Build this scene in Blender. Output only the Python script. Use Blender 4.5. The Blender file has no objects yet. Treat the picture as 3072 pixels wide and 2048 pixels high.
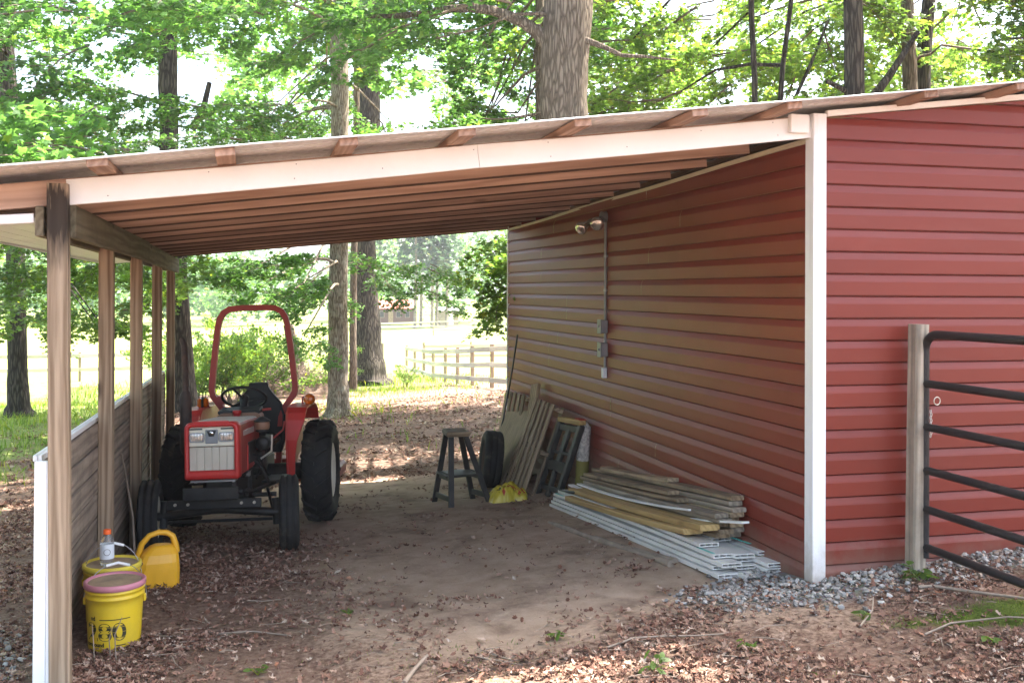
import bpy, math, random
import numpy as np
from mathutils import Vector, Matrix, noise

random.seed(7)
rng = np.random.default_rng(7)
SC = bpy.context.scene
COL = SC.collection
R = math.radians

# ------------------------------------------------------------------ camera, sky, sun, exposure
cam_d = bpy.data.cameras.new('camera')
cam = bpy.data.objects.new('camera', cam_d)
COL.objects.link(cam)
cam_d.sensor_width = 36.0
cam_d.sensor_fit = 'HORIZONTAL'
cam_d.lens = 35.604
cam_d.shift_y = -0.05738
cam_d.clip_start = 0.05
cam_d.clip_end = 3000
yaw, pitch, roll = R(14.48), R(0.504), R(0.30)
fwd = Vector((math.sin(yaw) * math.cos(pitch), math.cos(yaw) * math.cos(pitch), math.sin(pitch)))
rt = Vector((math.cos(yaw), -math.sin(yaw), 0))
upv = rt.cross(fwd)
r2 = rt * math.cos(roll) + upv * math.sin(roll)
u2 = -rt * math.sin(roll) + upv * math.cos(roll)
M = Matrix((r2, u2, -fwd)).transposed().to_4x4()
M.translation = Vector((-3.047, -5.174, 1.664))
cam.matrix_world = M
SC.camera = cam

SUN = Vector((0.42, 0.10, 0.90)).normalized()      # towards the sun
world = bpy.data.worlds.new('World')
SC.world = world
world.use_nodes = True
wn = world.node_tree
sky = wn.nodes.new('ShaderNodeTexSky')
sky.sky_type = 'NISHITA'
sky.sun_disc = False
sky.sun_elevation = math.asin(SUN.z)
sky.sun_rotation = math.atan2(SUN.x, SUN.y)
sky.air_density = 1.0
sky.dust_density = 5.0
sky.ozone_density = 0.6
wn.links.new(sky.outputs[0], wn.nodes['Background'].inputs[0])
wn.nodes['Background'].inputs[1].default_value = 0.15

sun_d = bpy.data.lights.new('sun', 'SUN')
sun_d.energy = 4.6
sun_d.angle = R(0.6)
sun_d.color = (1.0, 0.95, 0.86)
sun = bpy.data.objects.new('sun', sun_d)
COL.objects.link(sun)
sun.rotation_euler = SUN.to_track_quat('Z', 'Y').to_euler()
sun.location = (20, -4, 30)

vs = SC.view_settings
vs.view_transform = 'Standard'
vs.look = 'None'
vs.exposure = 2.75
vs.gamma = 1.0
vs.use_curve_mapping = False
SC.cycles.use_denoising = True
SC.cycles.max_bounces = 8
SC.cycles.diffuse_bounces = 4
SC.cycles.transparent_max_bounces = 8
SC.cycles.sample_clamp_indirect = 6.0

# ------------------------------------------------------------------ helpers
def tag(o, label=None, cat=None, group=None, kind=None):
    if label: o['label'] = label
    if cat: o['category'] = cat
    if group: o['group'] = group
    if kind: o['kind'] = kind
    return o

def thing(name, label, cat, loc=(0, 0, 0), rot=(0, 0, 0), group=None):
    o = bpy.data.objects.new(name, None)
    o.empty_display_size = 0.1
    COL.objects.link(o)
    o.location = loc
    o.rotation_euler = rot
    return tag(o, label, cat, group)

def sub_empty(name, parent, loc=(0, 0, 0), rot=(0, 0, 0)):
    o = bpy.data.objects.new(name, None)
    o.empty_display_size = 0.05
    COL.objects.link(o)
    o.parent = parent
    o.location = loc
    o.rotation_euler = rot
    return o

def link(name, me, parent=None):
    o = bpy.data.objects.new(name, me)
    COL.objects.link(o)
    if parent is not None: o.parent = parent
    return o

def copy_tree(o, parent=None):
    c = o.copy()
    COL.objects.link(c)
    c.parent = parent
    for ch in list(o.children): copy_tree(ch, c)
    return c

class MB:
    def __init__(s): s.v = []; s.f = []; s.m = []; s.sm = []
    def add(s, vs, fs, mi=0, smooth=False):
        b = len(s.v)
        s.v += [tuple(v) for v in vs]
        s.f += [tuple(i + b for i in f) for f in fs]
        s.m += [mi] * len(fs); s.sm += [smooth] * len(fs)
        return s
    def box(s, c, d, rot=None, bev=0.0, mi=0):
        hx, hy, hz = d[0] / 2, d[1] / 2, d[2] / 2
        if bev <= 0:
            vs = [Vector((x * hx, y * hy, z * hz)) for z in (-1, 1) for x, y in ((-1, -1), (1, -1), (1, 1), (-1, 1))]
            fs = [(3, 2, 1, 0), (4, 5, 6, 7), (0, 1, 5, 4), (1, 2, 6, 5), (2, 3, 7, 6), (3, 0, 4, 7)]
        else:
            b = min(bev, hx * .9, hy * .9, hz * .9)
            vs = []; idx = {}
            for sx in (-1, 1):
                for sy in (-1, 1):
                    for sz in (-1, 1):
                        for ax in range(3):
                            p = [sx * (hx - b), sy * (hy - b), sz * (hz - b)]
                            p[ax] = (sx * hx, sy * hy, sz * hz)[ax]
                            idx[(sx, sy, sz, ax)] = len(vs); vs.append(Vector(p))
            fs = []
            for ax in range(3):
                o1, o2 = [(1, 2), (2, 0), (0, 1)][ax]
                for sg in (-1, 1):
                    q = []
                    for a, b2 in ((-1, -1), (1, -1), (1, 1), (-1, 1)):
                        k = [0, 0, 0]; k[ax] = sg; k[o1] = a; k[o2] = b2
                        q.append(idx[(*k, ax)])
                    fs.append(tuple(q) if sg > 0 else tuple(q[::-1]))
            for ax in range(3):       # edges along axis ax
                o1, o2 = [(1, 2), (2, 0), (0, 1)][ax]
                for a in (-1, 1):
                    for b2 in (-1, 1):
                        def K(e, w):
                            k = [0, 0, 0]; k[ax] = e; k[o1] = a; k[o2] = b2
                            return idx[(*k, w)]
                        q = (K(-1, o1), K(1, o1), K(1, o2), K(-1, o2))
                        fs.append(q if a * b2 < 0 else q[::-1])
            for sx in (-1, 1):
                for sy in (-1, 1):
                    for sz in (-1, 1):
                        q = tuple(idx[(sx, sy, sz, a)] for a in range(3))
                        fs.append(q if sx * sy * sz > 0 else q[::-1])
        if rot is not None: vs = [rot @ v for v in vs]
        c = Vector(c)
        return s.add([v + c for v in vs], fs, mi)
    def tube(s, pts, rad, n=8, cap=True, mi=0, smooth=True, sq=None, phase=0.0):
        pts = [Vector(p) for p in pts]
        if not hasattr(rad, '__len__'): rad = [rad] * len(pts)
        b = len(s.v); fs = []; vs = []
        ref = None
        for i, p in enumerate(pts):
            t = (pts[min(i + 1, len(pts) - 1)] - pts[max(i - 1, 0)])
            t = t.normalized() if t.length > 1e-9 else Vector((0, 0, 1))
            if ref is None:
                ref = Vector((0, 0, 1)) if abs(t.z) < .95 else Vector((1, 0, 0))
                a = t.cross(ref).normalized()
            else:
                a = (a - t * a.dot(t)).normalized()
            bb = t.cross(a)
            for k in range(n):
                an = 2 * math.pi * k / n + phase
                vs.append(p + (a * math.cos(an) + bb * math.sin(an)) * rad[i])
        for i in range(len(pts) - 1):
            for k in range(n):
                k2 = (k + 1) % n
                fs.append((i * n + k, i * n + k2, (i + 1) * n + k2, (i + 1) * n + k))
        s.add(vs, fs, mi, smooth)
        if cap:
            s.add(vs[:n], [tuple(range(n))[::-1]], mi)
            s.add(vs[-n:], [tuple(range(n))], mi)
        return s
    def lathe(s, prof, n=24, mat=None, mi=0, smooth=True, a0=0.0, a1=2 * math.pi, cap=False):
        """prof: (r, z) about local z"""
        full = abs(a1 - a0 - 2 * math.pi) < 1e-6
        m = n if full else n + 1
        vs = []
        for (r, z) in prof:
            for k in range(m):
                an = a0 + (a1 - a0) * k / n
                v = Vector((r * math.cos(an), r * math.sin(an), z))
                vs.append(mat @ v if mat is not None else v)
        fs = []
        for i in range(len(prof) - 1):
            for k in range(n):
                k2 = (k + 1) % m if full else k + 1
                fs.append((i * m + k, i * m + k2, (i + 1) * m + k2, (i + 1) * m + k))
        s.add(vs, fs, mi, smooth)
        return s
    def prism(s, poly, h, mat, mi=0):
        """poly in local xy, extruded along local z 0..h, placed by 4x4 mat"""
        n = len(poly)
        vs = [mat @ Vector((x, y, 0)) for x, y in poly] + [mat @ Vector((x, y, h)) for x, y in poly]
        fs = [tuple(range(n))[::-1], tuple(range(n, 2 * n))] + [(i, (i + 1) % n, n + (i + 1) % n, n + i) for i in range(n)]
        return s.add(vs, fs, mi)
    def build(s, name, mats, parent=None, loc=None):
        me = bpy.data.meshes.new(name)
        me.from_pydata(s.v, [], s.f)
        if not isinstance(mats, (list, tuple)): mats = [mats]
        for m in mats: me.materials.append(m)
        if len(mats) > 1: me.polygons.foreach_set('material_index', s.m)
        me.polygons.foreach_set('use_smooth', s.sm)
        me.update()
        o = link(name, me, parent)
        if loc is not None: o.location = loc
        return o

def frame(p0, p1, up=(0, 0, 1)):
    """matrix with local X along p0->p1, Z close to up, origin in the middle"""
    p0, p1 = Vector(p0), Vector(p1)
    x = (p1 - p0).normalized()
    u = Vector(up)
    y = u.cross(x).normalized()
    z = x.cross(y)
    m = Matrix((x, y, z)).transposed().to_4x4()
    m.translation = (p0 + p1) / 2
    return m, (p1 - p0).length

def board(name, p0, p1, w, t, mat, parent=None, up=(0, 0, 1), bev=0.004, bow=0.0, seg=1, wob=0.0):
    """a board with its length on local X, width w along local Y, thickness t along local Z (= up)"""
    m, L = frame(p0, p1, up)
    b = MB()
    if seg <= 1:
        b.box((0, 0, 0), (L, w, t), bev=bev)
    else:
        vs = []; fs = []
        c = min(bev, t * .3)
        ring = [(-w / 2, -t / 2 + c), (-w / 2 + c, -t / 2), (w / 2 - c, -t / 2), (w / 2, -t / 2 + c),
                (w / 2, t / 2 - c), (w / 2 - c, t / 2), (-w / 2 + c, t / 2), (-w / 2, t / 2 - c)]
        for i in range(seg + 1):
            x = -L / 2 + L * i / seg; q = 2 * x / L
            dz = bow * (1 - q * q); dy = wob * math.sin(q * 2.7 + L)
            vs += [(x, y + dy, z + dz) for y, z in ring]
        for i in range(seg):
            for k in range(8):
                k2 = (k + 1) % 8
                fs.append((i * 8 + k, (i + 1) * 8 + k, (i + 1) * 8 + k2, i * 8 + k2))
        fs.append(tuple(range(8))); fs.append(tuple(range(seg * 8, seg * 8 + 8))[::-1])
        b.add(vs, [f[::-1] for f in fs])
    o = b.build(name, mat, parent)
    o.matrix_local = m
    return o

ORD = ['topmost', 'second', 'third', 'fourth', 'fifth', 'sixth', 'seventh', 'eighth', 'ninth', 'tenth', 'eleventh', 'twelfth',
       'thirteenth', 'fourteenth', 'fifteenth', 'sixteenth']

# ------------------------------------------------------------------ materials
class NT:
    def __init__(s, name):
        s.m = bpy.data.materials.new(name)
        s.m.use_nodes = True
        s.t = s.m.node_tree
        s.b = s.t.nodes['Principled BSDF']
        s.out = s.t.nodes['Material Output']
    def n(s, typ, props=None, **inp):
        nd = s.t.nodes.new('ShaderNode' + typ)
        for k, v in (props or {}).items(): setattr(nd, k, v)
        for k, v in inp.items():
            key = int(k[1:]) if k[0] == 'i' and k[1:].isdigit() else k.replace('_', ' ')
            s.set(nd.inputs[key], v)
        return nd
    def set(s, sock, v):
        if isinstance(v, bpy.types.NodeSocket): s.t.links.new(v, sock)
        elif isinstance(v, bpy.types.Node): s.t.links.new(v.outputs[0], sock)
        else:
            if hasattr(sock.default_value, '__len__') and hasattr(v, '__len__') and len(sock.default_value) == 4 and len(v) == 3: v = (*v, 1)
            sock.default_value = v
    def p(s, **kw):
        for k, v in kw.items(): s.set(s.b.inputs[k.replace('_', ' ')], v)
    def ramp(s, fac, stops, interp='LINEAR'):
        r = s.n('ValToRGB', Fac=fac)
        e = r.color_ramp.elements
        r.color_ramp.interpolation = interp
        while len(e) < len(stops): e.new(0.5)
        for el, (pos, c) in zip(e, stops):
            el.position = pos
            el.color = (*c, 1) if hasattr(c, '__len__') else (c, c, c, 1)
        return r
    def mix(s, fac, a, b, mode='MIX'):
        nd = s.t.nodes.new('ShaderNodeMix'); nd.data_type = 'RGBA'; nd.blend_type = mode
        s.set(nd.inputs[0], fac); s.set(nd.inputs[6], a); s.set(nd.inputs[7], b)
        return nd.outputs[2]
    def math(s, op, a, b=0.5):
        nd = s.n('Math', {'operation': op}); s.set(nd.inputs[0], a); s.set(nd.inputs[1], b); return nd.outputs[0]
    def coords(s, scale=(1, 1, 1), which='Object', rand=True):
        tc = s.n('TexCoord').outputs[which]
        if rand:
            oi = s.n('ObjectInfo').outputs['Random']
            off = s.n('VectorMath', {'operation': 'SCALE'}); off.inputs[0].default_value = (17.3, 9.1, 5.7); s.set(off.inputs[3], oi)
            ad = s.n('VectorMath', {'operation': 'ADD'}); s.set(ad.inputs[0], tc); s.set(ad.inputs[1], off.outputs[0])
            tc = ad.outputs[0]
        return s.n('Mapping', Vector=tc, Scale=scale).outputs[0]
    def noise(s, vec, scale=5, detail=3, rough=.55, dist=0):
        return s.n('TexNoise', Vector=vec, Scale=scale, Detail=detail, Roughness=rough, Distortion=dist).outputs[0]
    def bump(s, h, strength=.3, dist=.01):
        s.p(Normal=s.n('Bump', Strength=strength, Distance=dist, Height=h).outputs[0])

def plain(name, col, rough=.5, metal=0.0, var=.12, nscale=9, bump=0.0, spec=.5, dirt=None):
    t = NT(name)
    v = t.coords()
    nz = t.noise(v, nscale, 5, .6)
    c = [min(1, x) for x in col]
    base = t.ramp(nz, [(.3, [x * (1 - var) for x in c]), (.7, [min(1, x * (1 + var)) for x in c])]).outputs[0]
    if dirt:
        d = t.noise(v, nscale * .5, 7, .7)
        base = t.mix(t.ramp(d, [(.48, 0.0), (.72, dirt[1])]).outputs[0], base, dirt[0])
    t.p(Base_Color=base, Metallic=metal, Specular_IOR_Level=spec)
    t.p(Roughness=t.ramp(nz, [(.2, max(.02, rough - .08)), (.8, min(1, rough + .1))]).outputs[0])
    if bump: t.bump(t.noise(v, nscale * 6, 4), bump, .004)
    return t.m

def wood(name, light, dark, rough=.75, grain=.35, rings=9, streak=45, grime=None, tint=.18, knots=True):
    t = NT(name)
    v = t.coords((1, 1, 1))
    vs = t.n('Mapping', Vector=v, Scale=(.06, 1, 1)).outputs[0]
    w = t.n('TexWave', {'wave_type': 'RINGS', 'rings_direction': 'X'}, Vector=vs, Scale=rings, Distortion=7.0, Detail=2.5, Detail_Scale=1.6, Detail_Roughness=.5).outputs['Color']
    vf = t.n('Mapping', Vector=v, Scale=(2.0, streak, streak)).outputs[0]
    f = t.noise(vf, 1.0, 4, .6)
    big = t.noise(t.n('Mapping', Vector=v, Scale=(.8, 5, 5)).outputs[0], 1.0, 3)
    h = t.math('ADD', t.math('MULTIPLY', w, grain), t.math('MULTIPLY', f, 1 - grain))
    h2 = t.math('ADD', t.math('MULTIPLY', h, .7), t.math('MULTIPLY', big, .3))
    c = t.ramp(h2, [(.30, dark), (.5, [(a * .55 + b * .45) for a, b in zip(light, dark)]), (.68, light)]).outputs[0]
    if knots:
        vo = t.n('TexVoronoi', Vector=t.n('Mapping', Vector=v, Scale=(1.5, 5, 5)).outputs[0], Scale=1.0).outputs['Distance']
        c = t.mix(t.ramp(vo, [(.05, .85), (.13, 0.0)]).outputs[0], c, [x * .35 for x in dark])
    rnd = t.n('ObjectInfo').outputs['Random']
    hs = t.n('HueSaturation', Color=c, Value=t.n('MapRange', Value=rnd, To_Min=1 - tint, To_Max=1 + tint).outputs[0])
    c = hs.outputs[0]
    if grime:
        g = t.noise(v, 4.0, 6, .7)
        c = t.mix(t.ramp(g, [(.45, 0.0), (.7, grime[1])]).outputs[0], c, grime[0])
    t.p(Base_Color=c, Roughness=rough, Specular_IOR_Level=.25)
    t.bump(h, .35, .003)
    return t

MT = {}
MT['rafter'] = wood('rafter_pine', (.45, .31, .235), (.27, .17, .125), tint=.3).m
MT['post'] = wood('post_pine', (.37, .275, .185), (.15, .098, .06)).m
t = wood('post_pine_stained', (.40, .305, .215), (.17, .115, .072))
# charred / mildewed top end of the corner post
pos = t.n('SeparateXYZ', Vector=t.n('TexCoord').outputs['Object']).outputs
nz = t.noise(t.n('Mapping', Vector=t.n('TexCoord').outputs['Object'], Scale=(6, 60, 60)).outputs[0], 1.0, 3)
mk = t.math('ADD', pos[0], t.math('MULTIPLY', t.math('SUBTRACT', nz, .5), .35))
edge = t.n('MapRange', Value=mk, From_Min=.86, From_Max=1.08).outputs[0]
top = t.n('MapRange', Value=mk, From_Min=1.30, From_Max=1.235).outputs[0]
bc = t.b.inputs['Base Color'].links[0].from_socket
t.p(Base_Color=t.mix(t.math('MULTIPLY', t.math('MULTIPLY', edge, top), .93), bc, (.018, .013, .01)))
MT['post_stain'] = t.m
MT['rafter_shade'] = plain('shade_strip', (.075, .042, .028), .9, var=.35, nscale=14)  # dark brown that paints the shade line along rafter bottoms
MT['beam'] = wood('beam_grey', (.22, .185, .125), (.10, .08, .05), rough=.85, grime=((.07, .075, .04), .5)).m
MT['wallboard'] = wood('wall_board', (.34, .275, .21), (.17, .13, .10), rough=.85, grime=((.10, .085, .07), .5)).m
MT['oldwood'] = wood('old_board', (.44, .335, .21), (.19, .13, .08), rough=.85, grime=((.08, .065, .05), .55), tint=.3).m
MT['greywood'] = wood('grey_board', (.38, .32, .245), (.17, .135, .10), rough=.85, grime=((.10, .09, .075), .5), tint=.25).m
MT['yelwood'] = wood('yellow_lumber', (.50, .35, .15), (.32, .20, .08), rough=.7, tint=.1).m
MT['pallet'] = wood('pallet_wood', (.34, .26, .175), (.15, .105, .07), rough=.85, tint=.25).m
MT['ply'] = wood('plywood', (.36, .275, .185), (.25, .185, .125), rough=.85, tint=.05, knots=False, grime=((.10, .08, .06), .4)).m
MT['fence'] = wood('fence_wood', (.50, .47, .40), (.33, .30, .25), rough=.85, tint=.2).m
MT['fencepost'] = wood('fence_post_wood', (.30, .24, .17), (.16, .12, .085), rough=.85, tint=.15).m
MT['white'] = plain('white_paint', (.84, .83, .80), .5, var=.03, nscale=3, dirt=((.50, .46, .40), .25), bump=.05)
MT['white_v'] = plain('white_vinyl', (.82, .83, .84), .35, var=.03, nscale=4, dirt=((.55, .52, .46), .2))
t = NT('white_post_vinyl'); v = t.coords()
zz = t.n('SeparateXYZ', Vector=t.n('TexCoord').outputs['Object']).outputs[2]
sp_ = t.math('SUBTRACT', t.n('MapRange', Value=zz, From_Min=.40, From_Max=-.05).outputs[0], t.noise(v, 11, 6, .7))
c = t.mix(t.n('MapRange', Value=sp_, From_Min=-.25, From_Max=.45, To_Max=.8).outputs[0], (.82, .82, .82), (.38, .29, .21))
c = t.mix(t.ramp(t.noise(t.n('Mapping', Vector=v, Scale=(14, 14, 1.2)).outputs[0], 1.0, 5, .7), [(.55, 0.0), (.78, .35)]).outputs[0], c, (.50, .46, .40))
t.p(Base_Color=c, Roughness=.4)
MT['white_post'] = t.m
MT['board_v'] = plain('white_pvc', (.78, .76, .72), .4, var=.08, nscale=7, dirt=((.42, .36, .29), .5))
MT['teal_v'] = plain('teal_film', (.10, .52, .47), .4, var=.1, nscale=7, dirt=((.3, .3, .25), .4))
MT['cream_v'] = plain('cream_trim', (.66, .60, .46), .4, var=.05)
# red vinyl siding: faint weathering, satin sheen
t = NT('red_vinyl')
v = t.coords((.4, 1, 1))
a = t.noise(v, 1.2, 4); b2 = t.noise(v, 90, 2)
c = t.ramp(a, [(.3, (.168, .0225, .0120)), (.7, (.204, .030, .0170))]).outputs[0]
c = t.mix(t.ramp(t.noise(v, 3.0, 6, .7), [(.55, 0.0), (.8, .22)]).outputs[0], c, (.26, .075, .058))
zz = t.n('SeparateXYZ', Vector=t.n('TexCoord').outputs['Object']).outputs[2]
splash = t.math('SUBTRACT', t.n('MapRange', Value=zz, From_Min=.34, From_Max=-.05).outputs[0], t.math('MULTIPLY', t.noise(t.n('TexCoord').outputs['Object'], 9, 6, .7), .9))
c = t.mix(t.n('MapRange', Value=splash, From_Min=-.25, From_Max=.5, To_Max=.75).outputs[0], c, (.22, .15, .11))
t.p(Base_Color=c, Roughness=.45, Specular_IOR_Level=.38)
t.bump(b2, .08, .002)
MT['red_v'] = t.m
# galvanised sheet
t = NT('galvanised')
v = t.coords()
sp = t.n('TexVoronoi', Vector=v, Scale=38).outputs['Color']
t.p(Base_Color=t.mix(.25, (.66, .70, .76), sp), Metallic=.1, Roughness=t.ramp(t.noise(v, 8, 4), [(.3, .45), (.7, .65)]).outputs[0])
c = t.b.inputs['Base Color'].links[0].from_socket
sat = t.n('HueSaturation', Color=c, Saturation=.12).outputs[0]
t.p(Base_Color=t.mix(t.ramp(t.noise(v, 2.5, 6, .7), [(.5, 0.0), (.75, .25)]).outputs[0], sat, (.28, .28, .28)))
MT['galv'] = t.m
MT['steel'] = plain('dull_steel', (.38, .38, .39), .4, .8, dirt=((.14, .11, .09), .4))
MT['zinc'] = plain('zinc_bolt', (.62, .60, .54), .35, .9)
MT['tred'] = plain('tractor_red', (.52, .030, .026), .38, var=.12, dirt=((.20, .045, .035), .45), nscale=6)
MT['tred_dull'] = plain('tractor_red_faded', (.34, .040, .034), .55, var=.15, dirt=((.15, .05, .04), .5), nscale=6)
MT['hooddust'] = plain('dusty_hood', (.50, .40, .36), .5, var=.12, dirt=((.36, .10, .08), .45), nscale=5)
MT['cream'] = plain('cream_paint', (.76, .71, .58), .45, var=.05, dirt=((.40, .35, .26), .3))
MT['screen'] = plain('grille_screen', (.58, .53, .44), .6, .1, var=.08, dirt=((.32, .27, .21), .4))
MT['grey_pl'] = plain('grey_plastic', (.26, .27, .28), .5)
MT['black'] = plain('black_paint', (.014, .015, .016), .42, var=.3, dirt=((.07, .06, .05), .3))
MT['gateblack'] = plain('gate_black', (.010, .010, .011), .45, var=.3, nscale=26, dirt=((.06, .042, .032), .4), bump=.15)
MT['blackpl'] = plain('black_plastic', (.012, .012, .012), .55, var=.2)
MT['greased'] = plain('engine_grime', (.035, .032, .030), .6, .2, var=.4, dirt=((.09, .07, .05), .4))
MT['rust'] = plain('rusty_pipe', (.055, .036, .030), .7, .2, var=.4, dirt=((.13, .07, .045), .5))
MT['tan'] = plain('tan_cowl', (.26, .14, .085), .55, dirt=((.15, .08, .05), .4))
t = NT('tyre_rubber'); v = t.coords()
nz = t.noise(v, 7, 6, .65)
t.p(Base_Color=t.ramp(nz, [(.35, (.013, .013, .014)), (.58, (.026, .025, .023)), (.76, (.10, .082, .064))]).outputs[0], Roughness=.78, Specular_IOR_Level=.35)
t.bump(t.noise(v, 60, 3), .25, .004)
MT['rubber'] = t.m
t = NT('amber_lens'); t.p(Base_Color=(.75, .17, .012), Roughness=.2, Transmission_Weight=.25, Subsurface_Weight=.2, Coat_Weight=.6)
vo = t.n('TexVoronoi', Vector=t.coords(), Scale=90).outputs['Distance']; t.bump(vo, .6, .004)
MT['amber'] = t.m
t = NT('headlamp_glass'); v = t.coords()
wv = t.n('TexWave', {'bands_direction': 'Y'}, Vector=v, Scale=28, Distortion=1).outputs[0]
t.p(Base_Color=t.ramp(t.noise(v, 11, 3), [(.3, (.38, .34, .30)), (.7, (.80, .78, .74))]).outputs[0], Roughness=.18, Metallic=.55, Coat_Weight=.8); t.bump(wv, .4, .004)
MT['lens'] = t.m
MT['chrome'] = plain('chrome', (.80, .79, .78), .12, 1.0, var=.04)
t = NT('floodlight_glass'); t.p(Base_Color=(.62, .60, .57), Roughness=.14, Metallic=.75, Coat_Weight=.6); MT['bulb'] = t.m
MT['conduit'] = plain('grey_conduit', (.23, .235, .245), .5, .25, var=.06)
MT['bucket'] = plain('yellow_bucket', (.72, .50, .022), .42, var=.06, dirt=((.34, .24, .05), .45), nscale=8)
MT['lid_y'] = plain('yellow_lid', (.70, .55, .05), .5, dirt=((.30, .22, .10), .55))
MT['lid_p'] = plain('pink_lid', (.52, .20, .25), .5, dirt=((.28, .17, .12), .35))
MT['liddirt'] = plain('dirty_lid_top', (.30, .22, .14), .85, var=.3, dirt=((.42, .30, .14), .5))
MT['can'] = plain('amber_yellow_can', (.78, .40, .018), .40, var=.08, dirt=((.42, .22, .03), .4), nscale=6)
MT['ink'] = plain('black_ink', (.03, .026, .012), .6)
MT['redink'] = plain('red_ink', (.45, .04, .025), .6)
MT['orange'] = plain('orange_cap', (.85, .13, .02), .4)
t = NT('clear_plastic'); t.p(Base_Color=(.80, .80, .78), Roughness=.12, Transmission_Weight=.85, IOR=1.3); MT['clear'] = t.m
MT['label'] = plain('bottle_label', (.66, .70, .74), .5, var=.05)
MT['bag'] = plain('yellow_bag', (.62, .50, .045), .35, var=.15, dirt=((.30, .26, .06), .4), nscale=12, bump=.2)
MT['bark'] = None
def bark(name, dark, light, scale=1.0, strength=.9, lichen=.0, furrow=1.0):
    t = NT(name)
    v = t.coords((1, 1, 1))
    vs = t.n('Mapping', Vector=v, Scale=(13 * scale, 13 * scale, 1.9 * scale)).outputs[0]
    d = t.n('TexNoise', Vector=vs, Scale=.9, Detail=4).outputs['Color']
    vv = t.mix(.9, vs, d, 'ADD')
    vo = t.n('TexVoronoi', {'feature': 'DISTANCE_TO_EDGE'}, Vector=vv, Scale=1.6 * furrow, Randomness=1.0).outputs['Distance']
    nz = t.noise(t.n('Mapping', Vector=v, Scale=(30 * scale, 30 * scale, 3.5 * scale)).outputs[0], 1.0, 6, .7)
    big = t.noise(v, 1.3, 4, .6)
    h = t.math('ADD', t.math('MULTIPLY', t.ramp(vo, [(.0, 0.0), (.22, .8), (.5, 1.0)]).outputs[0], .42), t.math('ADD', t.math('MULTIPLY', nz, .40), t.math('MULTIPLY', big, .18)))
    c = t.ramp(h, [(.22, [x * .5 for x in dark]), (.45, dark), (.78, light)]).outputs[0]
    if lichen:
        c = t.mix(t.ramp(t.noise(v, 7, 6, .7), [(.52, 0.0), (.66, lichen)]).outputs[0], c, (.42, .40, .34))
    t.p(Base_Color=c, Roughness=.9, Specular_IOR_Level=.15)
    t.bump(h, strength, .035)
    return t.m
MT['bark'] = bark('bark_grey', (.115, .088, .066), (.225, .18, .14), 1.15, .9)
MT['bark_dark'] = bark('bark_dark', (.038, .031, .025), (.115, .096, .080), .9, 1.0)
MT['bark_pale'] = bark('bark_pale', (.19, .15, .115), (.42, .36, .29), 1.5, .6, lichen=.6)
MT['twig'] = plain('twig', (.12, .085, .06), .85, var=.35, bump=.3)
MT['stick'] = plain('dry_stick', (.27, .21, .16), .85, var=.3, bump=.3)

def leafmat(name, hue, trans, spread=.35, yellow=.1):
    t = NT(name)
    rnd = t.n('NewGeometry').outputs['Random Per Island']
    oi = t.n('ObjectInfo').outputs['Random']
    hue2 = (hue[0] * 2.1 + .03, hue[1] * 1.35 + .02, hue[2] * .9)
    c = t.ramp(rnd, [(0.0, [x * (1 - spread) for x in hue]), (.55, hue), (1.0 - yellow, [x * (1 + spread) for x in hue]), (1.0, hue2)]).outputs[0]
    c = t.n('HueSaturation', Color=c, Value=t.n('MapRange', Value=oi, To_Min=.8, To_Max=1.2).outputs[0]).outputs[0]
    tr = t.mix(1.0, c, (*trans, 1), 'MULTIPLY')
    trn = t.n('BsdfTranslucent', Color=tr)
    t.p(Base_Color=c, Roughness=.45, Specular_IOR_Level=.35)
    ms = t.n('MixShader', Fac=.5)
    t.t.links.new(t.b.outputs[0], ms.inputs[1]); t.t.links.new(trn.outputs[0], ms.inputs[2])
    t.t.links.new(ms.outputs[0], t.out.inputs[0])
    return t.m
MT['leaf'] = leafmat('leaf_green', (.052, .118, .030), (3.0, 2.9, 1.7), yellow=.07)
MT['leaf_y'] = leafmat('leaf_lime', (.070, .130, .027), (3.1, 2.9, 1.7), yellow=.12)
MT['leaf_far'] = leafmat('leaf_far', (.060, .125, .032), (2.2, 2.2, 1.6))
MT['grass'] = leafmat('grass_blade', (.075, .135, .022), (3.2, 2.8, 1.8), yellow=.25)
MT['needle'] = leafmat('pine_needle', (.06, .105, .05), (2, 2, 2))
t = NT('dead_leaf')
rnd = t.n('NewGeometry').outputs['Random Per Island']
c = t.ramp(rnd, [(0, (.080, .038, .027)), (.3, (.160, .080, .056)), (.65, (.25, .145, .104)), (.88, (.34, .23, .17)), (.97, (.44, .35, .28)), (1.0, (.28, .10, .045))]).outputs[0]
t.p(Base_Color=c, Roughness=.8, Specular_IOR_Level=.2)
MT['dead'] = t.m
t = NT('gravel_stone')
rnd = t.n('NewGeometry').outputs['Random Per Island']
t.p(Base_Color=t.ramp(rnd, [(0, (.13, .118, .105)), (.5, (.25, .235, .22)), (.85, (.36, .345, .325)), (1, (.28, .20, .145))]).outputs[0], Roughness=.8)
t.bump(t.noise(t.coords(rand=False), 80, 3), .3, .004)
MT['stone'] = t.m
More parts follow.
